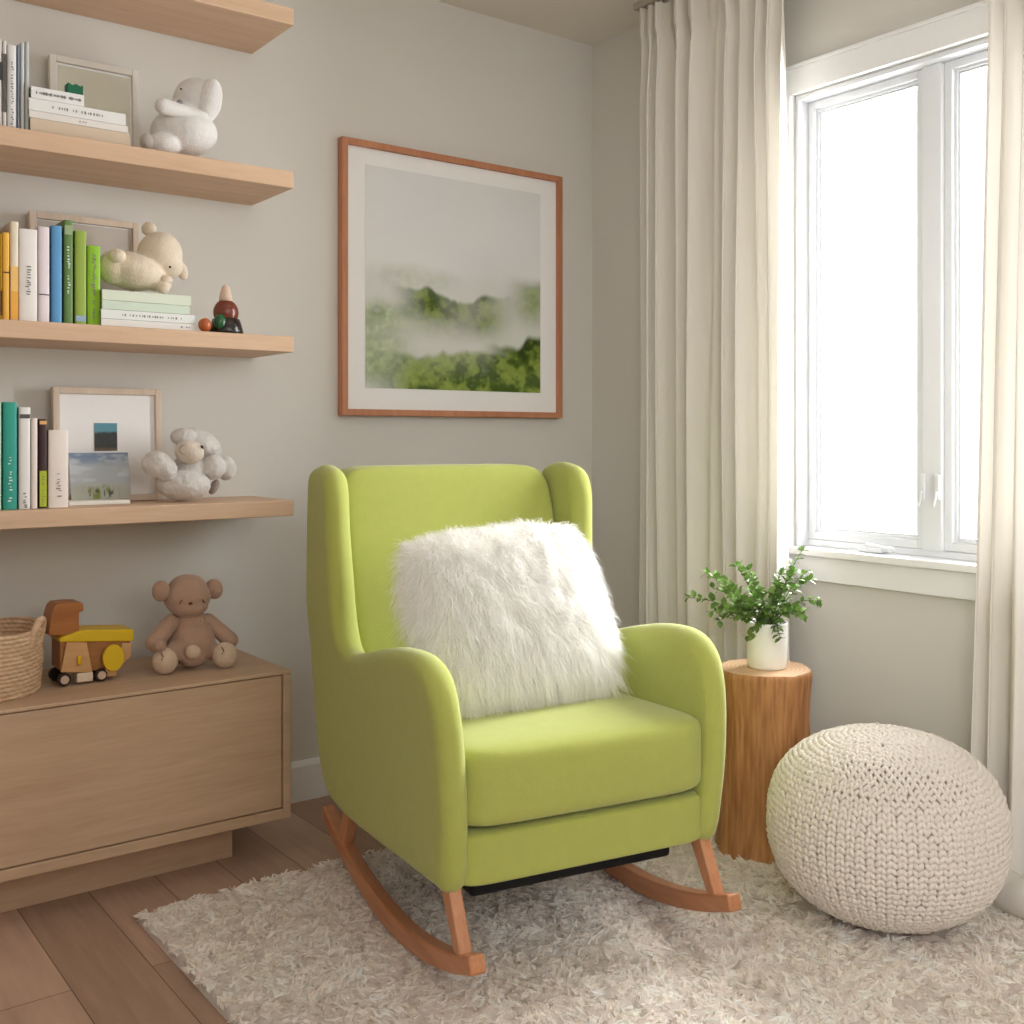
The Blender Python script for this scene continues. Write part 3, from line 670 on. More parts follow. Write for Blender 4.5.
Fo = grid_faces(nu, nv, True); Fi = Fo[:, ::-1]+nu*nv
j = np.arange(nu); top = np.stack([(nv-1)*nu+j, (nv-1)*nu+(j+1) % nu, (nv-1)*nu+(j+1) % nu+nu*nv, (nv-1)*nu+j+nu*nv], -1)
straw = mat('seagrass', L((204, 168, 132)), .8, col2=L((232, 204, 174)), vscale=40, stretch=(1, 1, 4), bump=.5, bscale=120)
build('woven_body', np.concatenate([Vo, Vi]), np.concatenate([Fo, Fi, top]), straw, r)
k = MB(); k.lathe([(.001, .004), (.100, .004), (.100, .010), (.001, .010)], (bcx, bcy, zc_)); k.build('woven_bottom', straw, r, smooth=True)
for s in (0.0, PI):
    ang = -.62+s; ca, sa = math.cos(ang), math.sin(ang); k = MB()
    pts = [(bcx+(.126+.010*math.sin(q))*math.cos(ang+.20*math.cos(q)), bcy+(.126+.010*math.sin(q))*math.sin(ang+.20*math.cos(q)), zc_+.128+.046*math.sin(q)) for q in np.linspace(-.15*PI, 1.15*PI, 17)]
    k.tube(pts, .0085, 10); k.build('handle', straw, r, smooth=True)

# ------------------------------------------------------------------ rocking armchair
YAW = math.radians(-10)
ch = empty('rocking_chair', (1.452, 1.668, 0), 'lime green upholstered wingback rocking chair on wooden rockers', 'rocking chair', rz=YAW)
def smooth_outline(pts, n=160):
    P = np.array(pts, float); m = len(P); out = []
    for i in range(m):      # centripetal-ish Catmull-Rom, closed
        p0, p1, p2, p3 = P[(i-1) % m], P[i], P[(i+1) % m], P[(i+2) % m]
        for t in np.linspace(0, 1, 14, endpoint=False):
            out.append(.5*((2*p1)+(-p0+p2)*t+(2*p0-5*p1+4*p2-p3)*t*t+(-p0+3*p1-3*p2+p3)*t**3))
    out = np.array(out); d = np.r_[0, np.cumsum(np.linalg.norm(np.diff(np.vstack([out, out[:1]]), axis=0), axis=1))]
    s = np.linspace(0, d[-1], n, endpoint=False); cl = np.vstack([out, out[:1]])
    return np.stack([np.interp(s, d, cl[:, 0]), np.interp(s, d, cl[:, 1])], -1)
def inflate(outline, T, R, spacing):
    """rounded slab over a closed 2-D outline: returns points (u,v,h) and triangles, both skins joined at the rim"""
    O = outline; n = len(O); tng = np.roll(O, -1, 0)-np.roll(O, 1, 0); nrm = np.stack([-tng[:, 1], tng[:, 0]], -1); nrm /= np.linalg.norm(nrm, axis=1)[:, None]
    area = .5*np.sum(O[:, 0]*np.roll(O[:, 1], -1)-np.roll(O[:, 0], -1)*O[:, 1])
    if area < 0: nrm = -nrm
    def dist(P):
        A = O; B = np.roll(O, -1, 0); AB = B-A
        t = np.clip(((P[:, None]-A)*AB).sum(-1)/(AB**2).sum(-1), 0, 1); q = A+AB*t[..., None]
        return np.linalg.norm(P[:, None]-q, axis=-1).min(1)
    def inside(P):
        x, y = P[:, 0][:, None], P[:, 1][:, None]; A = O; B = np.roll(O, -1, 0)
        c = ((A[:, 1] > y) != (B[:, 1] > y)) & (x < (B[:, 0]-A[:, 0])*(y-A[:, 1])/(B[:, 1]-A[:, 1]+1e-12)+A[:, 0]); return c.sum(1) % 2 == 1
    pts = [O]
    for th in (.2, .42, .68, 1.0, 1.3): 
        d = R*(1-math.cos(th)); q = O+nrm*d; keep = inside(q); q = q[keep]; q = q[np.abs(dist(q)-d) < .25*d+1e-5]; pts.append(q)
    g = np.stack(np.meshgrid(np.arange(O[:, 0].min(), O[:, 0].max(), spacing), np.arange(O[:, 1].min(), O[:, 1].max(), spacing)), -1).reshape(-1, 2)
    g = g[inside(g)]; g = g[dist(g) > R*.86]; pts.append(g)
    P = np.concatenate(pts); vs, es, fs, ov, oe, of = delaunay_2d_cdt([Vector(p) for p in P], [(i, (i+1) % n) for i in range(n)], [], 1, 1e-6)
    P = np.array([tuple(v) for v in vs]); D = dist(P); D[D < 1e-5] = 0; d = np.clip(D/R, 0, 1)
    h = T/2*np.sqrt(np.clip(1-(1-d)**2, 0, 1)); tri = np.array([tuple(f) for f in fs if len(f) == 3])
    rim = D == 0; idx = np.arange(len(P)); back = np.where(rim, idx, np.cumsum(~rim)-1+len(P))
    V = np.concatenate([np.c_[P, h], np.c_[P[~rim], -h[~rim]]]); Tt = np.concatenate([tri, back[tri][:, ::-1]])
    return V, Tt
side = [(.004, .232), (-.018, .33), (-.024, .45), (-.014, .56), (.020, .632), (.085, .668), (.19, .667), (.32, .642), (.44, .612), (.525, .606), (.570, .66), (.582, .76), (.588, .87), (.594, .96), (.622, 1.012), (.68, 1.030), (.74, 1.028),
        (.79, 1.004), (.803, .9), (.803, .75), (.800, .58), (.79, .42), (.768, .29), (.715, .215), (.58, .196), (.40, .202), (.20, .213), (.07, .220)]
OUT = smooth_outline(side, 190)
HWF = .329
def panel(s):
    V, T = inflate(OUT, .060, .030, .02)
    y, z, h = V[:, 0], V[:, 1], V[:, 2]
    up = np.clip((z-.25)/.45, 0, 1); wing = ss(.66, .95, z)
    off = (HWF-.030)+.022*up+.013*np.clip(y/.8, 0, 1)*1.0
    off = off+.016*wing*ss(.75, .5, y)                                    # wings open outwards
    thick = 1+.15*ss(.55, .68, z)*(1-wing)+.05*wing
    return np.stack([s*(off+h*thick), y, z], -1), T if s > 0 else T[:, ::-1]
for s in (-1, 1):
    V, T = panel(s); o = build('side_panel', V, T, M['fabric'], ch, world=False)
    bm = bmesh.new(); bm.from_mesh(o.data); bmesh.ops.recalc_face_normals(bm, faces=bm.faces); bm.to_mesh(o.data); bm.free()
def cushion(name, hx, y0, y1, z0, z1, parent, puff=.02, p=6, nu=48, nv=40, bend=None, mats=None):
    """superellipsoid block"""
    nz_ = 30; V = []
    u = np.linspace(-PI, PI, 120, endpoint=False); v = np.linspace(-PI/2, PI/2, 61)
    Uu, Vv = np.meshgrid(u, v); e1, e2 = 2/p, 2/p
    f = lambda w, m: np.sign(w)*np.abs(w)**m
    x = f(np.cos(Vv), e1)*f(np.cos(Uu), e2); y = f(np.cos(Vv), e1)*f(np.sin(Uu), e2); z = f(np.sin(Vv), e1)
    cx = 1-x**2; cyy = 1-y**2; cz = 1-z**2
    X = x*hx+0; Y = (y0+y1)/2+y*(y1-y0)/2; Z = (z0+z1)/2+z*((z1-z0)/2+puff*np.clip(cx, 0, 1)*np.clip(cyy, 0, 1)*np.where(z > 0, 1, .0))
    Y = Y+np.where(y < 0, -1, 0)*puff*.5*np.clip(cx, 0, 1)*np.clip(cz, 0, 1)
    P = np.stack([X, Y, Z], -1).reshape(-1, 3)
    if bend is not None: P = bend(P)
    o = build(name, P, grid_faces(120, 61, True), mats or M['fabric'], parent, world=False)
    bm = bmesh.new(); bm.from_mesh(o.data); bmesh.ops.remove_doubles(bm, verts=bm.verts, dist=1e-5); bmesh.ops.recalc_face_normals(bm, faces=bm.faces); bm.to_mesh(o.data); bm.free()
    return o
def seat_bend(P):
    P = P.copy(); P[:, 2] -= .05*np.clip(P[:, 1], 0, 1); return P
sc = cushion('seat_cushion', .297, -.023, .60, .338, .503, ch, puff=.018, p=9, bend=seat_bend)
def back_bend(P):
    P = P.copy(); P[:, 1] += .155*(P[:, 2]-.45)/.55; return P
bk = cushion('backrest', .300, .555, .69, .34, 1.026, ch, puff=0, p=10, bend=back_bend)
def base_bend(P):
    P = P.copy(); P[:, 2] += .02*np.clip(P[:, 1]/.6, 0, 1)*(P[:, 2] < .3); return P
fp = cushion('front_rail', .295, -.008, .62, .228, .336, ch, puff=0, p=14, bend=base_bend)
MB().box((-.24, .06, .183), (.24, .66, .236)).build('liner_shadow_block', M['liner_shadow'], ch, world=False, bevel=.01)  # black dust cover, also standing in for the dark shadow under the seat
# rockers and legs
for s in (-1, 1):
    x = s*.296; n = 40; Vr = []
    for i in range(n+1):
        t = i/n; y = -.090+.915*t; zc2 = .014+(.40 if t < .47 else .33)*(t-.47)**2
        hh = .0165+.006*math.sin(PI*t); ww = .017
        yy = y
        for a_, b_ in ((-ww, -hh), (ww, -hh), (ww, hh), (-ww, hh)): Vr.append((x+a_, yy-b_*2*.37*(t-.47), zc2+.0*t+b_+.028))
    Fr = [(i*4+k_, i*4+(k_+1) % 4, (i+1)*4+(k_+1) % 4, (i+1)*4+k_) for i in range(n) for k_ in range(4)]+[(3, 2, 1, 0), (n*4, n*4+1, n*4+2, n*4+3)]
    k = MB(); k.add(Vr, Fr); k.build('rocker', M['beech'], ch, world=False, bevel=.006, seg=3)
    def leg(p0, p1, w0, w1):
        p0, p1 = Vector(p0), Vector(p1); V = []
        for p, w_ in ((p0, w0), (p1, w1)):
            for a_, b_ in ((-1, -1), (1, -1), (1, 1), (-1, 1)): V.append((p.x+a_*.014, p.y+b_*w_, p.z))
        k = MB(); k.add(V, [(0, 1, 2, 3), (7, 6, 5, 4), (0, 4, 5, 1), (1, 5, 6, 2), (2, 6, 7, 3), (3, 7, 4, 0)]); k.build('leg', M['beech_z'], ch, world=False, bevel=.004)
    leg((x, .045, .245), (x, -.025, .122), .024, .016)
    leg((x, .62, .235), (x, .68, .10), .026, .018)
    # inner steel bracket strip under the seat
    k = MB(); k.box((x-s*.03-.008, .10, .20), (x-s*.03+.008, .55, .212)); k.build('bracket', mat('steel_bracket', L((170, 168, 164)), .4, metal=.6), ch, world=False, bevel=.002)

# ------------------------------------------------------------------ fur
def strands(P, D, Lg, wd, droop, jit, rng, lev=4, gravity=(0, 0, -1), nrm=None):
    """ribbons that start at P along D and sag; returns vertices and quads"""
    n = len(P); D = D+rng.normal(0, jit, (n, 3)); D /= np.linalg.norm(D, axis=1)[:, None]
    Lg = Lg*(1+rng.normal(0, .2, n)).clip(.4, 1.7); S = rng.normal(0, 1, (n, 3)); S -= D*(S*D).sum(1)[:, None]; S /= np.linalg.norm(S, axis=1)[:, None]
    if nrm is not None: S = S*np.where((np.cross(S, D)*nrm).sum(1) < 0, -1., 1.)[:, None]
    G = np.array(gravity, float); V = np.zeros((n, lev, 2, 3))
    for i in range(lev):
        t = i/(lev-1); c = P+D*(Lg*t*(1-.25*droop*t))[:, None]+G*(Lg*droop*t*t)[:, None]+(rng.normal(0, .06, (n, 3))*(Lg*t)[:, None])
        w_ = wd*(1-t*.85); V[:, i, 0] = c-S*w_/2; V[:, i, 1] = c+S*w_/2
    base = (np.arange(n)*lev*2)[:, None, None]; q = np.array([[2*i, 2*i+1, 2*i+3, 2*i+2] for i in range(lev-1)])[None]
    return V.reshape(-1, 3), (base+q).reshape(-1, 4)
# pillow in its own frame (x across, y up, z towards the viewer), leaning on the backrest
pc = np.array([1.530, 1.975, 0]); 
pl = empty('fur_pillow', (1.505, 1.985, .500), 'shaggy white faux fur pillow on the green chair', 'pillow')
nu = nv = 61; a = np.linspace(-1, 1, nu); A, B = np.meshgrid(a, a)
hw, hh_ = .226, .194
edge = (1-np.abs(A)**2.6).clip(0)*(1-np.abs(B)**2.6).clip(0)
cx = A*hw*np.sqrt(1-.12*B**4)*1.02; cyv = B*hh_*np.sqrt(1-.12*A**4)*1.02; th_ = .062*edge**.5
front = np.stack([cx, cyv, th_], -1); backp = np.stack([cx, cyv, -th_], -1)
tilt = math.radians(26); yawp = math.radians(-8); rollp = math.radians(4)
Rp = np.array((Matrix.Rotation(YAW+yawp*0, 3, 'Z') @ Matrix.Rotation(math.radians(90)-tilt, 3, 'X') @ Matrix.Rotation(rollp, 3, 'Z')))
ctr = np.array([1.482, 1.985, .700])
Fp = front.reshape(-1, 3) @ Rp.T+ctr; Bp = backp.reshape(-1, 3) @ Rp.T+ctr
gf = grid_faces(nu, nv)
build('pillow_body', np.concatenate([Fp, Bp]), np.concatenate([gf, gf[:, ::-1]+nu*nv]), M['furbase'], pl)
def sample(Vg, Fg, n, rng):
    A_, B_, C_, D_ = (Vg[Fg[:, k]] for k in range(4)); nr = np.cross(C_-A_, D_-B_); ar = np.linalg.norm(nr, axis=1)+1e-12
    i = rng.choice(len(Fg), n, p=ar/ar.sum()); u = rng.random((n, 1)); v = rng.random((n, 1))
    return (A_*(1-u)*(1-v)+B_*u*(1-v)+C_*u*v+D_*(1-u)*v)[i] if False else (A_[i]*(1-u)*(1-v)+B_[i]*u*(1-v)+C_[i]*u*v+D_[i]*(1-u)*v), (nr/ar[:, None])[i]
P1, N1 = sample(Fp, gf, 52000, rng); P2, N2 = sample(Bp, gf[:, ::-1], 14000, rng)
Pf = np.concatenate([P1, P2]); Nf = np.concatenate([N1, N2])
# edge strands point outwards
loc = (Pf-ctr) @ Rp; rad_ = np.stack([loc[:, 0], loc[:, 1]*hw/hh_], -1)/hw
em = ss(.72, 1.0, np.abs(rad_).max(1))
outd = np.stack([rad_[:, 0]*np.abs(rad_[:, 0])**3, rad_[:, 1]*np.abs(rad_[:, 1])**3, 0*rad_[:, 0]], -1); outd /= np.linalg.norm(outd, axis=1)[:, None]+1e-6
Df = Nf*(1-.65*em[:, None])+(outd @ Rp.T)*em[:, None]*1.0
cl = np.stack([vnoise(loc*38+k*50, k)-.5 for k in range(3)], -1)
Df = Df*.8+cl*1.1; 
dn = np.array([0, 0, -1.]); Df = Df+dn*.45
Lf = np.where(rng.random(len(Pf)) < .5, .050, .036)
Vs, Fs = strands(Pf-Nf*.002, Df, Lf, .0015, .5, .20, rng, 5, nrm=Nf)
fo = build('fur', Vs, Fs, M['fur'], pl)

# ------------------------------------------------------------------ shag rug
RX0, RX1, RY0, RY1 = .795, 2.56, .15, 2.485
rg = empty('rug', ((RX0+RX1)/2, (RY0+RY1)/2, 0), 'cream shag rug on the oak floor under the chair', 'rug')
gx_, gy_ = 460, 600
X, Y = np.meshgrid(np.linspace(RX0, RX1, gx_), np.linspace(RY0, RY1, gy_))
p2 = np.stack([X, Y], -1)
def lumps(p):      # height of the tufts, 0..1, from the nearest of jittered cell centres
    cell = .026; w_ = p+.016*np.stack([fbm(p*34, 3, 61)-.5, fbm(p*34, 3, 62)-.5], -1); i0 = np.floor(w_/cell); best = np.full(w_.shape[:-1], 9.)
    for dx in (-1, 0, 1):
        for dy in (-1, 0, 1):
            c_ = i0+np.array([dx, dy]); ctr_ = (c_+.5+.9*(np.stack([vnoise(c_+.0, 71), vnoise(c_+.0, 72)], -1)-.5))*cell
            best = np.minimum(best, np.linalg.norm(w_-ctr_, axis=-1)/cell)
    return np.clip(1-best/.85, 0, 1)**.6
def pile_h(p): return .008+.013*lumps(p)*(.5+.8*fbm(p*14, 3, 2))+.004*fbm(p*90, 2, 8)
hgt = pile_h(p2); lump = lumps(p2)
e = np.minimum(np.minimum(X-RX0, RX1-X), np.minimum(Y-RY0, RY1-Y)); hgt = np.where(e < .004, .001, hgt)
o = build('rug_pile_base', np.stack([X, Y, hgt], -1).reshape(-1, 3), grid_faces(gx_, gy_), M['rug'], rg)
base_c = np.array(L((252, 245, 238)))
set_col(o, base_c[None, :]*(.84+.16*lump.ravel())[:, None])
nc, per = 15000, 7
qc = np.stack([rng.uniform(RX0+.004, RX1-.004, nc), rng.uniform(.55, RY1-.004, nc)], -1)
def clear(q):      # the pile is pressed flat under the stump and the pouf
    return (np.hypot(q[:, 0]-2.258, q[:, 1]-1.894) > .128) & (np.hypot(q[:, 0]-2.17, q[:, 1]-1.464) > .15)
qc = qc[clear(qc)]; nc = len(qc)
ang = 2*PI*2*fbm(qc*11, 3, 40)+rng.normal(0, .8, nc); lay = .35+.9*vnoise(qc*20, 44)
Lc = .0165*(1+rng.normal(0, .18, nc)).clip(.6, 1.4)
Dc = np.stack([np.cos(ang)*lay, np.sin(ang)*lay, np.full(nc, .40)], -1)
tipc = np.c_[qc, pile_h(qc)]+Dc/np.linalg.norm(Dc, axis=1)[:, None]*Lc[:, None]
rep_ = lambda a_: np.repeat(a_, per, axis=0)
n = nc*per; off = rng.normal(0, .0085, (n, 2)); q = rep_(qc)+off
q[:, 0] = q[:, 0].clip(RX0+.001, RX1-.001); q[:, 1] = q[:, 1].clip(.5, RY1-.001)
P0 = np.c_[q, pile_h(q)-.002]; tp_ = rep_(tipc)+np.c_[off*.45, rng.normal(0, .004, n)]
D = tp_-P0; Ls = np.linalg.norm(D, axis=1); D /= Ls[:, None]
Vs, Fs = strands(P0, D, Ls, .0085, .26, .14, rng, 4, nrm=np.array([[0, 0, 1.]]))
Vs[:, 2] = np.maximum(Vs[:, 2], .002)
tone = (.93+.14*fbm(qc*9, 3, 50)+rng.normal(0, .05, nc)).clip(.6, 1.15)
cols = np.array(L((255, 249, 243)))[None, :]*np.repeat(tone, per)[:, None]; cols = np.repeat(cols, 8, axis=0)
o = build('shag_pile', Vs, Fs, M['rug'], rg)
set_col(o, cols.clip(0, 1)); o['kind'] = 'stuff'

# ------------------------------------------------------------------ tree stump table
sx, sy = 2.258, 1.894; SZ = .490
nu, nv = 120, 80; th = np.linspace(0, 2*PI, nu, endpoint=False); t = np.linspace(0, 1, nv); T_, TH = np.meshgrid(t, th, indexing='ij')
cs = np.stack([np.cos(TH), np.sin(TH)], -1)
lob = .010*(vnoise(cs*1.3+5, 3)-.5)+.005*(vnoise(np.concatenate([cs*4, T_[..., None]*1.2], -1), 9)-.5)+.006*(fbm(np.concatenate([cs*11, T_[..., None]*2], -1), 3, 12)-.5)
flare = .016*np.exp(-T_*5)+.006*np.exp(-((T_-1)*8)**2)
R_ = .114+flare+lob*1.6; R_[-1] -= .004; R_[-2] -= .0012
SB = .016
Vv = np.stack([sx+R_*np.cos(TH), sy+R_*np.sin(TH), SB+(SZ-SB)*T_], -1).reshape(-1, 3)
Fq = [tuple(f) for f in grid_faces(nu, nv, True)]
stw = bpy.data.materials.new('stump_side_wood'); stw = wood('stump_side_wood', L((128, 76, 42)), L((214, 160, 106)), 'z', .5, .8, .6)
rings = bpy.data.materials.new('stump_top_wood'); rings.use_nodes = True; nt = rings.node_tree; b = nt.nodes['Principled BSDF']
tc = nt.nodes.new('ShaderNodeTexCoord'); mp = nt.nodes.new('ShaderNodeMapping'); mp.inputs['Location'].default_value = (-sx, -sy, 0); wv = nt.nodes.new('ShaderNodeTexWave'); wv.wave_type = 'RINGS'; wv.rings_direction = 'Z'
wv.inputs['Scale'].default_value = 28; wv.inputs['Distortion'].default_value = 3; wv.inputs['Detail'].default_value = 3; wv.inputs['Detail Scale'].default_value = .8
cr_ = nt.nodes.new('ShaderNodeValToRGB'); cr_.color_ramp.elements[0].color = L((208, 166, 126))+(1,); cr_.color_ramp.elements[1].color = L((226, 190, 152))+(1,)
nt.links.new(tc.outputs['Object'], mp.inputs['Vector']); nt.links.new(mp.outputs['Vector'], wv.inputs['Vector']); nt.links.new(wv.outputs['Fac'], cr_.inputs['Fac']); nt.links.new(cr_.outputs['Color'], b.inputs['Base Color']); b.inputs['Roughness'].default_value = .5
last = (nv-1)*nu; Fq += [tuple(last+k for k in range(nu))]; Fq += [tuple(range(nu-1, -1, -1))]
st = fromdata('stump_table', Vv, Fq, [stw, rings], midx=[0]*(len(Fq)-2)+[1, 0])
st.data.polygons.foreach_set('use_smooth', [True]*(len(Fq)-2)+[False, False])
tag(st, 'natural tree stump side table between chair and pouf', 'side table')

# ------------------------------------------------------------------ potted plant
px_, py_ = float(onZ(767, 667, SZ)[0]), float(onZ(767, 667, SZ)[1])
r = empty('potted_plant', (px_, py_, SZ+.0005), 'leafy green plant in white pot on the stump', 'plant')
k = MB(); k.lathe([(.001, 0), (.048, 0), (.0515, .004), (.0525, .03), (.0535, .118), (.0525, .121), (.050, .118), (.049, .098), (.001, .098)], (px_, py_, SZ+.0005), 48); k.build('pot', M['pot'], r, smooth=True)
k = MB(); k.lathe([(.0485, .0985), (.03, .105), (.001, .107)], (px_, py_, SZ+.0005), 32); k.build('soil', M['soil'], r, smooth=True)
random.seed(11)
stems = MB(); LV = []; LF = []
def leaf(p, d, up, ln):
    d = Vector(d).normalized(); s_ = d.cross(Vector(up)); 
    if s_.length < .01: s_ = d.cross(Vector((1, 0, 0)))
    s_.normalize(); n_ = s_.cross(d).normalized(); b0 = len(LV)
    prof = [(0, .0, 0), (.22, .32, .05), (.5, .42, .04), (.78, .26, -.02), (1, 0, -.12)]
    LV.append(tuple(p))
    for t_, w_, hh in prof[1:-1]:
        c_ = p+d*(ln*t_)+n_*(ln*hh); LV.extend([tuple(c_-s_*(w_*ln)+n_*(.12*w_*ln)), tuple(c_), tuple(c_+s_*(w_*ln)+n_*(.12*w_*ln))])
    LV.append(tuple(p+d*ln+n_*(ln*-.12)))
    LF.extend([(b0, b0+1, b0+2), (b0, b0+2, b0+3)])
    for i in range(2): a_ = b0+1+3*i; LF.extend([(a_, a_+3, a_+4, a_+1), (a_+1, a_+4, a_+5, a_+2)])
    a_ = b0+7; LF.extend([(a_, b0+10, a_+1), (a_+1, b0+10, a_+2)])
e_r = Vector((.8, -.6, 0)); e_d = Vector((.6, .8, 0)); top0 = Vector((px_, py_, SZ+.106))
# (sideways reach, rise, depth reach) of the branches, metres
br_ = [(-.205, .075, .02), (-.165, .145, -.03), (-.125, .125, .05), (-.16, .05, -.06), (-.085, .165, -.02), (-.10, .045, .08), (-.04, .145, .04), (-.055, .09, -.085), (.02, .12, -.05), (.05, .09, .06), (.095, .20, .01), (.125, .075, -.03), (.13, .12, .05), (.07, .05, -.08), (-.02, .06, -.09), (-.13, .01, -.02), (.04, .15, .0), (-.11, .09, -.07), (.10, .15, -.02), (-.06, -.02, -.075), (.015, -.025, -.085), (-.09, .02, -.03), (.09, .03, -.045), (-.03, .10, -.04), (.0, .05, -.09), (-.14, .10, .02), (.06, .15, -.04)]
for (rx_, rz_, rd_) in br_:
    p0 = top0+e_r*(rx_*.08)+e_d*(rd_*.1); tip = top0+e_r*rx_+Vector((0, 0, rz_))+e_d*rd_
    mid = (p0+tip)/2+Vector((0, 0, .028+.02*random.random())); pts = []
    for i in range(13):
        t_ = i/12; pts.append(p0*(1-t_)**2+mid*(2*t_*(1-t_))+tip*t_*t_)
    if rz_ < .04: pts = [q+Vector((0, 0, .018)) if i < 9 else q+Vector((0, 0, .018-.002*(i-8))) for i, q in enumerate(pts)]
    stems.tube([tuple(q) for q in pts], [.0016*(1-.5*i/12) for i in range(13)], 6)
    for i in range(3, 13):
        for s_ in range(2 if i < 12 else 3):
            tg = (pts[min(i+1, 12)]-pts[i-1]).normalized(); az = random.uniform(0, 2*PI)
            a1 = tg.cross(Vector((0, 0, 1))); a1.normalize(); a2 = a1.cross(tg)
            d_ = tg*.5+a1*math.cos(az)+a2*math.sin(az)+Vector((0, 0, .25)); leaf(Vector(pts[i]), d_, (random.uniform(-.4, .4), random.uniform(-.4, .4), 1), random.uniform(.019, .032)*(1.05-.25*i/12))
stems.build('stems', M['stem'], r, smooth=True)
fromdata('foliage', LV, LF, M['leaf'], r)

# ------------------------------------------------------------------ knitted pouf
pcx, pcy = 2.168, 1.470; pa_, pb_ = .2585, .204; pz = .014+pb_
r = empty('pouf', (pcx, pcy, .014), 'round chunky knitted white pouf on the rug beside the stump', 'pouf')
ex = 2.35
def pouf_pt(phi, th, off=0):
    c_, s_ = np.cos(phi), np.sin(phi)
    rr = (np.abs(c_)**ex+np.abs(s_)**ex)**(-1/ex)
    x = rr*c_; z = rr*s_
    nx = np.abs(x)**(ex-1)*np.sign(x)/pa_; nz2 = np.abs(z)**(ex-1)*np.sign(z)/pb_; l = np.sqrt(nx**2+nz2**2)
    R0 = pa_*x+off*nx/l; Z0 = pb_*z+off*nz2/l
    return np.stack([pcx+R0*np.cos(th), pcy+R0*np.sin(th), pz+Z0], -1), np.stack([nx/l*np.cos(th), nx/l*np.sin(th), nz2/l], -1), R0
nu, nv = 160, 90; TH, PH = np.meshgrid(np.linspace(0, 2*PI, nu, endpoint=False), np.linspace(-PI/2+.001, PI/2-.001, nv))
P, _, _ = pouf_pt(PH, TH, -.006); build('filling', P.reshape(-1, 3), grid_faces(nu, nv, True), M['knit_in'], r)  # filling coloured darker so the gaps between stitches look shadowed
# rows of V stitches: arc-length spaced
ph_ = np.linspace(-PI/2+.02, PI/2-.01, 3000); Pq, _, _ = pouf_pt(ph_, np.zeros_like(ph_)); arc = np.r_[0, np.cumsum(np.linalg.norm(np.diff(Pq, axis=0), axis=1))]
row_h = .0135; nrow = int(arc[-1]/row_h); cnt0 = 78
SVs, SFs = [], []; off_n = 0
nl, nsg = 7, 7
capu = np.linspace(-1, 1, nl); prof_r = np.sqrt(np.clip(1-np.abs(capu)**2.4, 0.02, 1)); 
for i in range(nrow):
    phi = np.interp((i+.5)*row_h, arc, ph_); _, _, R0 = pouf_pt(np.array([phi]), np.array([0.])); R0 = float(R0[0])
    topy = phi > .62
    cnt = cnt0
    if R0 < .20: cnt = max(6, int(round(cnt0*R0/.20)))
    if not topy and R0 < .20: cnt = max(8, int(round(cnt0*R0/.2)))
    k_ = np.arange(cnt); w_ = 2*PI/cnt
    for sgn in (-1, 1):
        thc = (k_+.5+.25*sgn)*w_+(0 if not topy else .31*i)+rng.normal(0, .06*w_, cnt); phc = np.full(cnt, phi)
        n_, m_ = None, None
        Pc, Nc, _ = pouf_pt(phc, thc, .0008+rng.normal(0, .0010, cnt)); Tt = np.stack([-np.sin(thc), np.cos(thc), 0*thc], -1); Bt = np.cross(Nc, Tt)
        slant = .55*sgn+rng.normal(0, .09, cnt)
        ax = Bt*np.cos(slant)[:, None]+Tt*np.sin(slant)[:, None]*1.0; sd = np.cross(Nc, ax)
        half = row_h*.80; rw = min(R0*w_*.29, .0062)
        V = np.zeros((cnt, nl, nsg, 3))
        for a_ in range(nl):
            for g_ in range(nsg):
                q_ = 2*PI*g_/nsg
                V[:, a_, g_] = Pc+ax*(half*capu[a_])+sd*(rw*prof_r[a_]*math.cos(q_))+Nc*(.0055*prof_r[a_]*math.sin(q_)-.003*abs(capu[a_])**2+.0016*capu[a_])
        base = np.arange(cnt)*(nl*nsg)
        fq = grid_faces(nsg, nl, True)
        SVs.append(V.reshape(-1, 3)); SFs.append((base[:, None, None]+fq[None]+off_n).reshape(-1, 4)); off_n += cnt*nl*nsg
build('knitted_cover', np.concatenate(SVs), np.concatenate(SFs), M['knit'], r)

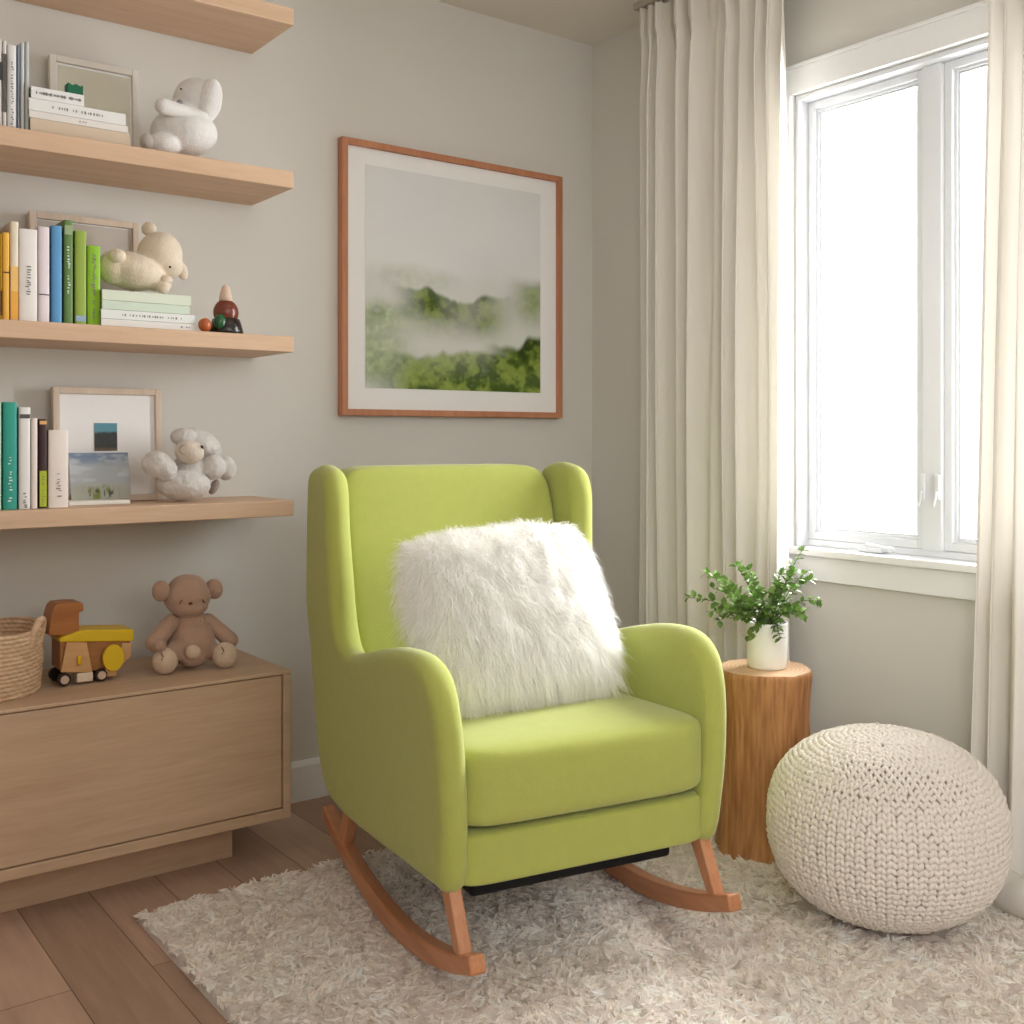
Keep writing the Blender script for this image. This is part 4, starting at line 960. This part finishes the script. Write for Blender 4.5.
# ------------------------------------------------------------------ curtains
def curtain(name, y0, y1, label, folds, seed, amp=.034, xc=2.50, edge=None, ztop=2.505, zbot=.03, pleat=True, flare=0):
    """y0 > y1: hangs from y0 (near the corner) to y1"""
    rg_ = np.random.default_rng(seed); nu = folds*44; nv = 130
    root = empty(name, (xc, (y0+y1)/2, zbot), label, 'curtain')
    s = np.linspace(0, 1, nu); t = np.linspace(0, 1, nv); S, T_ = np.meshgrid(s, t)       # t 0 bottom, 1 top
    wob = fbm(np.stack([S*5, T_*1.3+seed], -1), 3, seed)-.5
    phase = S*folds+.5*np.sin(S*9+seed)+.22*np.sin(S*23+seed*2)+.55*wob*(1-T_*.4)
    fold = np.sin(2*PI*phase)
    fold = np.sign(fold)*np.abs(fold)**.8
    A = amp*(.62+.75*vnoise(np.stack([np.floor(phase), T_*2], -1), seed+2))*(1-.45*ss(.86, 1.0, T_))
    fine = (.013*np.sin(2*PI*phase*3.0+1+1.5*wob)+.006*np.sin(2*PI*phase*5.3))*ss(.92, .975, T_)
    Xx = xc+A*fold+fine+.01*wob
    Yy = y0+(y1-y0)*(S+.010*np.sin(4*PI*phase)) 
    if edge is not None: Yy = Yy+(edge(T_))*(S if flare == 0 else 1-S)
    Zz = zbot+(ztop-zbot)*T_+.004*np.sin(2*PI*phase*2)*ss(.95, 1, T_)+.012*(wob)*(1-T_)
    P = np.stack([Xx, Yy, Zz], -1); N_ = np.cross(np.gradient(P, axis=1), np.gradient(P, axis=0)); N_ /= np.linalg.norm(N_, axis=-1)[..., None]
    V = np.concatenate([P.reshape(-1, 3)]); Fq = grid_faces(nu, nv)
    o = build('curtain_panel', V, Fq, M['curtain'], root)
    # gathered heading tape
    ti = t > .955; k0 = np.where(ti)[0][0]
    Ph = P[k0:].copy(); Nh = N_[k0:]; Ph = Ph+Nh*np.where((Nh[..., :1] < 0), .003, -.003)*0-np.array([.0035, 0, 0])
    n2 = nv-k0; build('heading_tape', Ph.reshape(-1, 3), grid_faces(nu, n2), M['curtain'], root)
    return root
curtain('curtain', 2.615, 2.018, 'full cream linen curtain hanging between corner and window', 8, 5, amp=.038)
cr2 = curtain('curtain', 1.405, .80, 'cream curtain on the far side of the window, behind the knitted pouf', 8, 12, edge=lambda T_: .045*(1-T_)**1.2-.02*T_, flare=1, zbot=.06)
k = MB(); hp = [(2.47, 1.415), (2.425, 1.345), (2.40, 1.25), (2.395, 1.12), (2.41, .98), (2.42, .82)]
hq = np.array(hp); ti_ = np.linspace(0, 5, 40); hx_ = np.interp(ti_, range(6), hq[:, 0]); hy_ = np.interp(ti_, range(6), hq[:, 1])
k.tube([(hx_[i], hy_[i], .052+.003*math.sin(i*.9)) for i in range(40)], [.046*min(1, .35+.25*i) for i in range(40)], 20)
k.build('pooled_hem', M['curtain'], cr2, smooth=True)
tr = empty('curtain_track', (2.50, 1.7, ZT), 'slim taupe curtain track fixed to the ceiling', 'curtain track')
MB().box((2.484, .4, ZT-.022), (2.516, 2.64, ZT-.0005)).build('rail', mat('taupe_track', L((176, 166, 152)), .5), tr, bevel=.002)

# ------------------------------------------------------------------ light
W = bpy.data.worlds.new('overcast'); bpy.context.scene.world = W; W.use_nodes = True
nt = W.node_tree; bg = nt.nodes['Background']; bg.inputs['Color'].default_value = (.93, .97, 1, 1); bg.inputs['Strength'].default_value = 1.6
def area(name, loc, target, sx_, sy_, power, col=(1, 1, 1), spread=180):
    l = bpy.data.lights.new(name, 'AREA'); l.shape = 'RECTANGLE'; l.size = sx_; l.size_y = sy_; l.energy = power; l.color = col; l.spread = math.radians(spread)
    o = bpy.data.objects.new(name, l); C.objects.link(o); o.location = loc
    o.rotation_euler = (Vector(target)-Vector(loc)).to_track_quat('-Z', 'Y').to_euler(); return o
area('window_daylight', (2.88, 1.80, 1.46), (1.0, 1.80, 1.2), .72, 1.5, 148, (.965, .985, 1))
area('room_fill', (1.2, -1.0, 2.0), (1.3, 2.4, .9), 2.0, 1.6, 29, (1, 1, .99))
area('side_fill', (-.6, -.9, 1.7), (2.6, 1.15, .8), 1.0, 1.2, 7, (1, .99, .97), 70)

# ------------------------------------------------------------------ camera
cam = bpy.data.cameras.new('camera'); co = bpy.data.objects.new('camera', cam); C.objects.link(co)
cam.sensor_width = 36; cam.lens = 36*F/1024; cam.shift_y = -(512-HZ)/1024
co.location = (0, 0, ZC); co.rotation_euler = (PI/2, 0, -(PI/2-math.atan2(.8, .6)))
cam.clip_start = .05
sc_ = bpy.context.scene; sc_.camera = co
sc_.view_settings.view_transform = 'Standard'; sc_.view_settings.look = 'None'; sc_.view_settings.exposure = 0
sc_.cycles.use_denoising = True; sc_.cycles.max_bounces = 12; sc_.cycles.diffuse_bounces = 8; sc_.cycles.transparent_max_bounces = 12; sc_.cycles.sample_clamp_indirect = 6
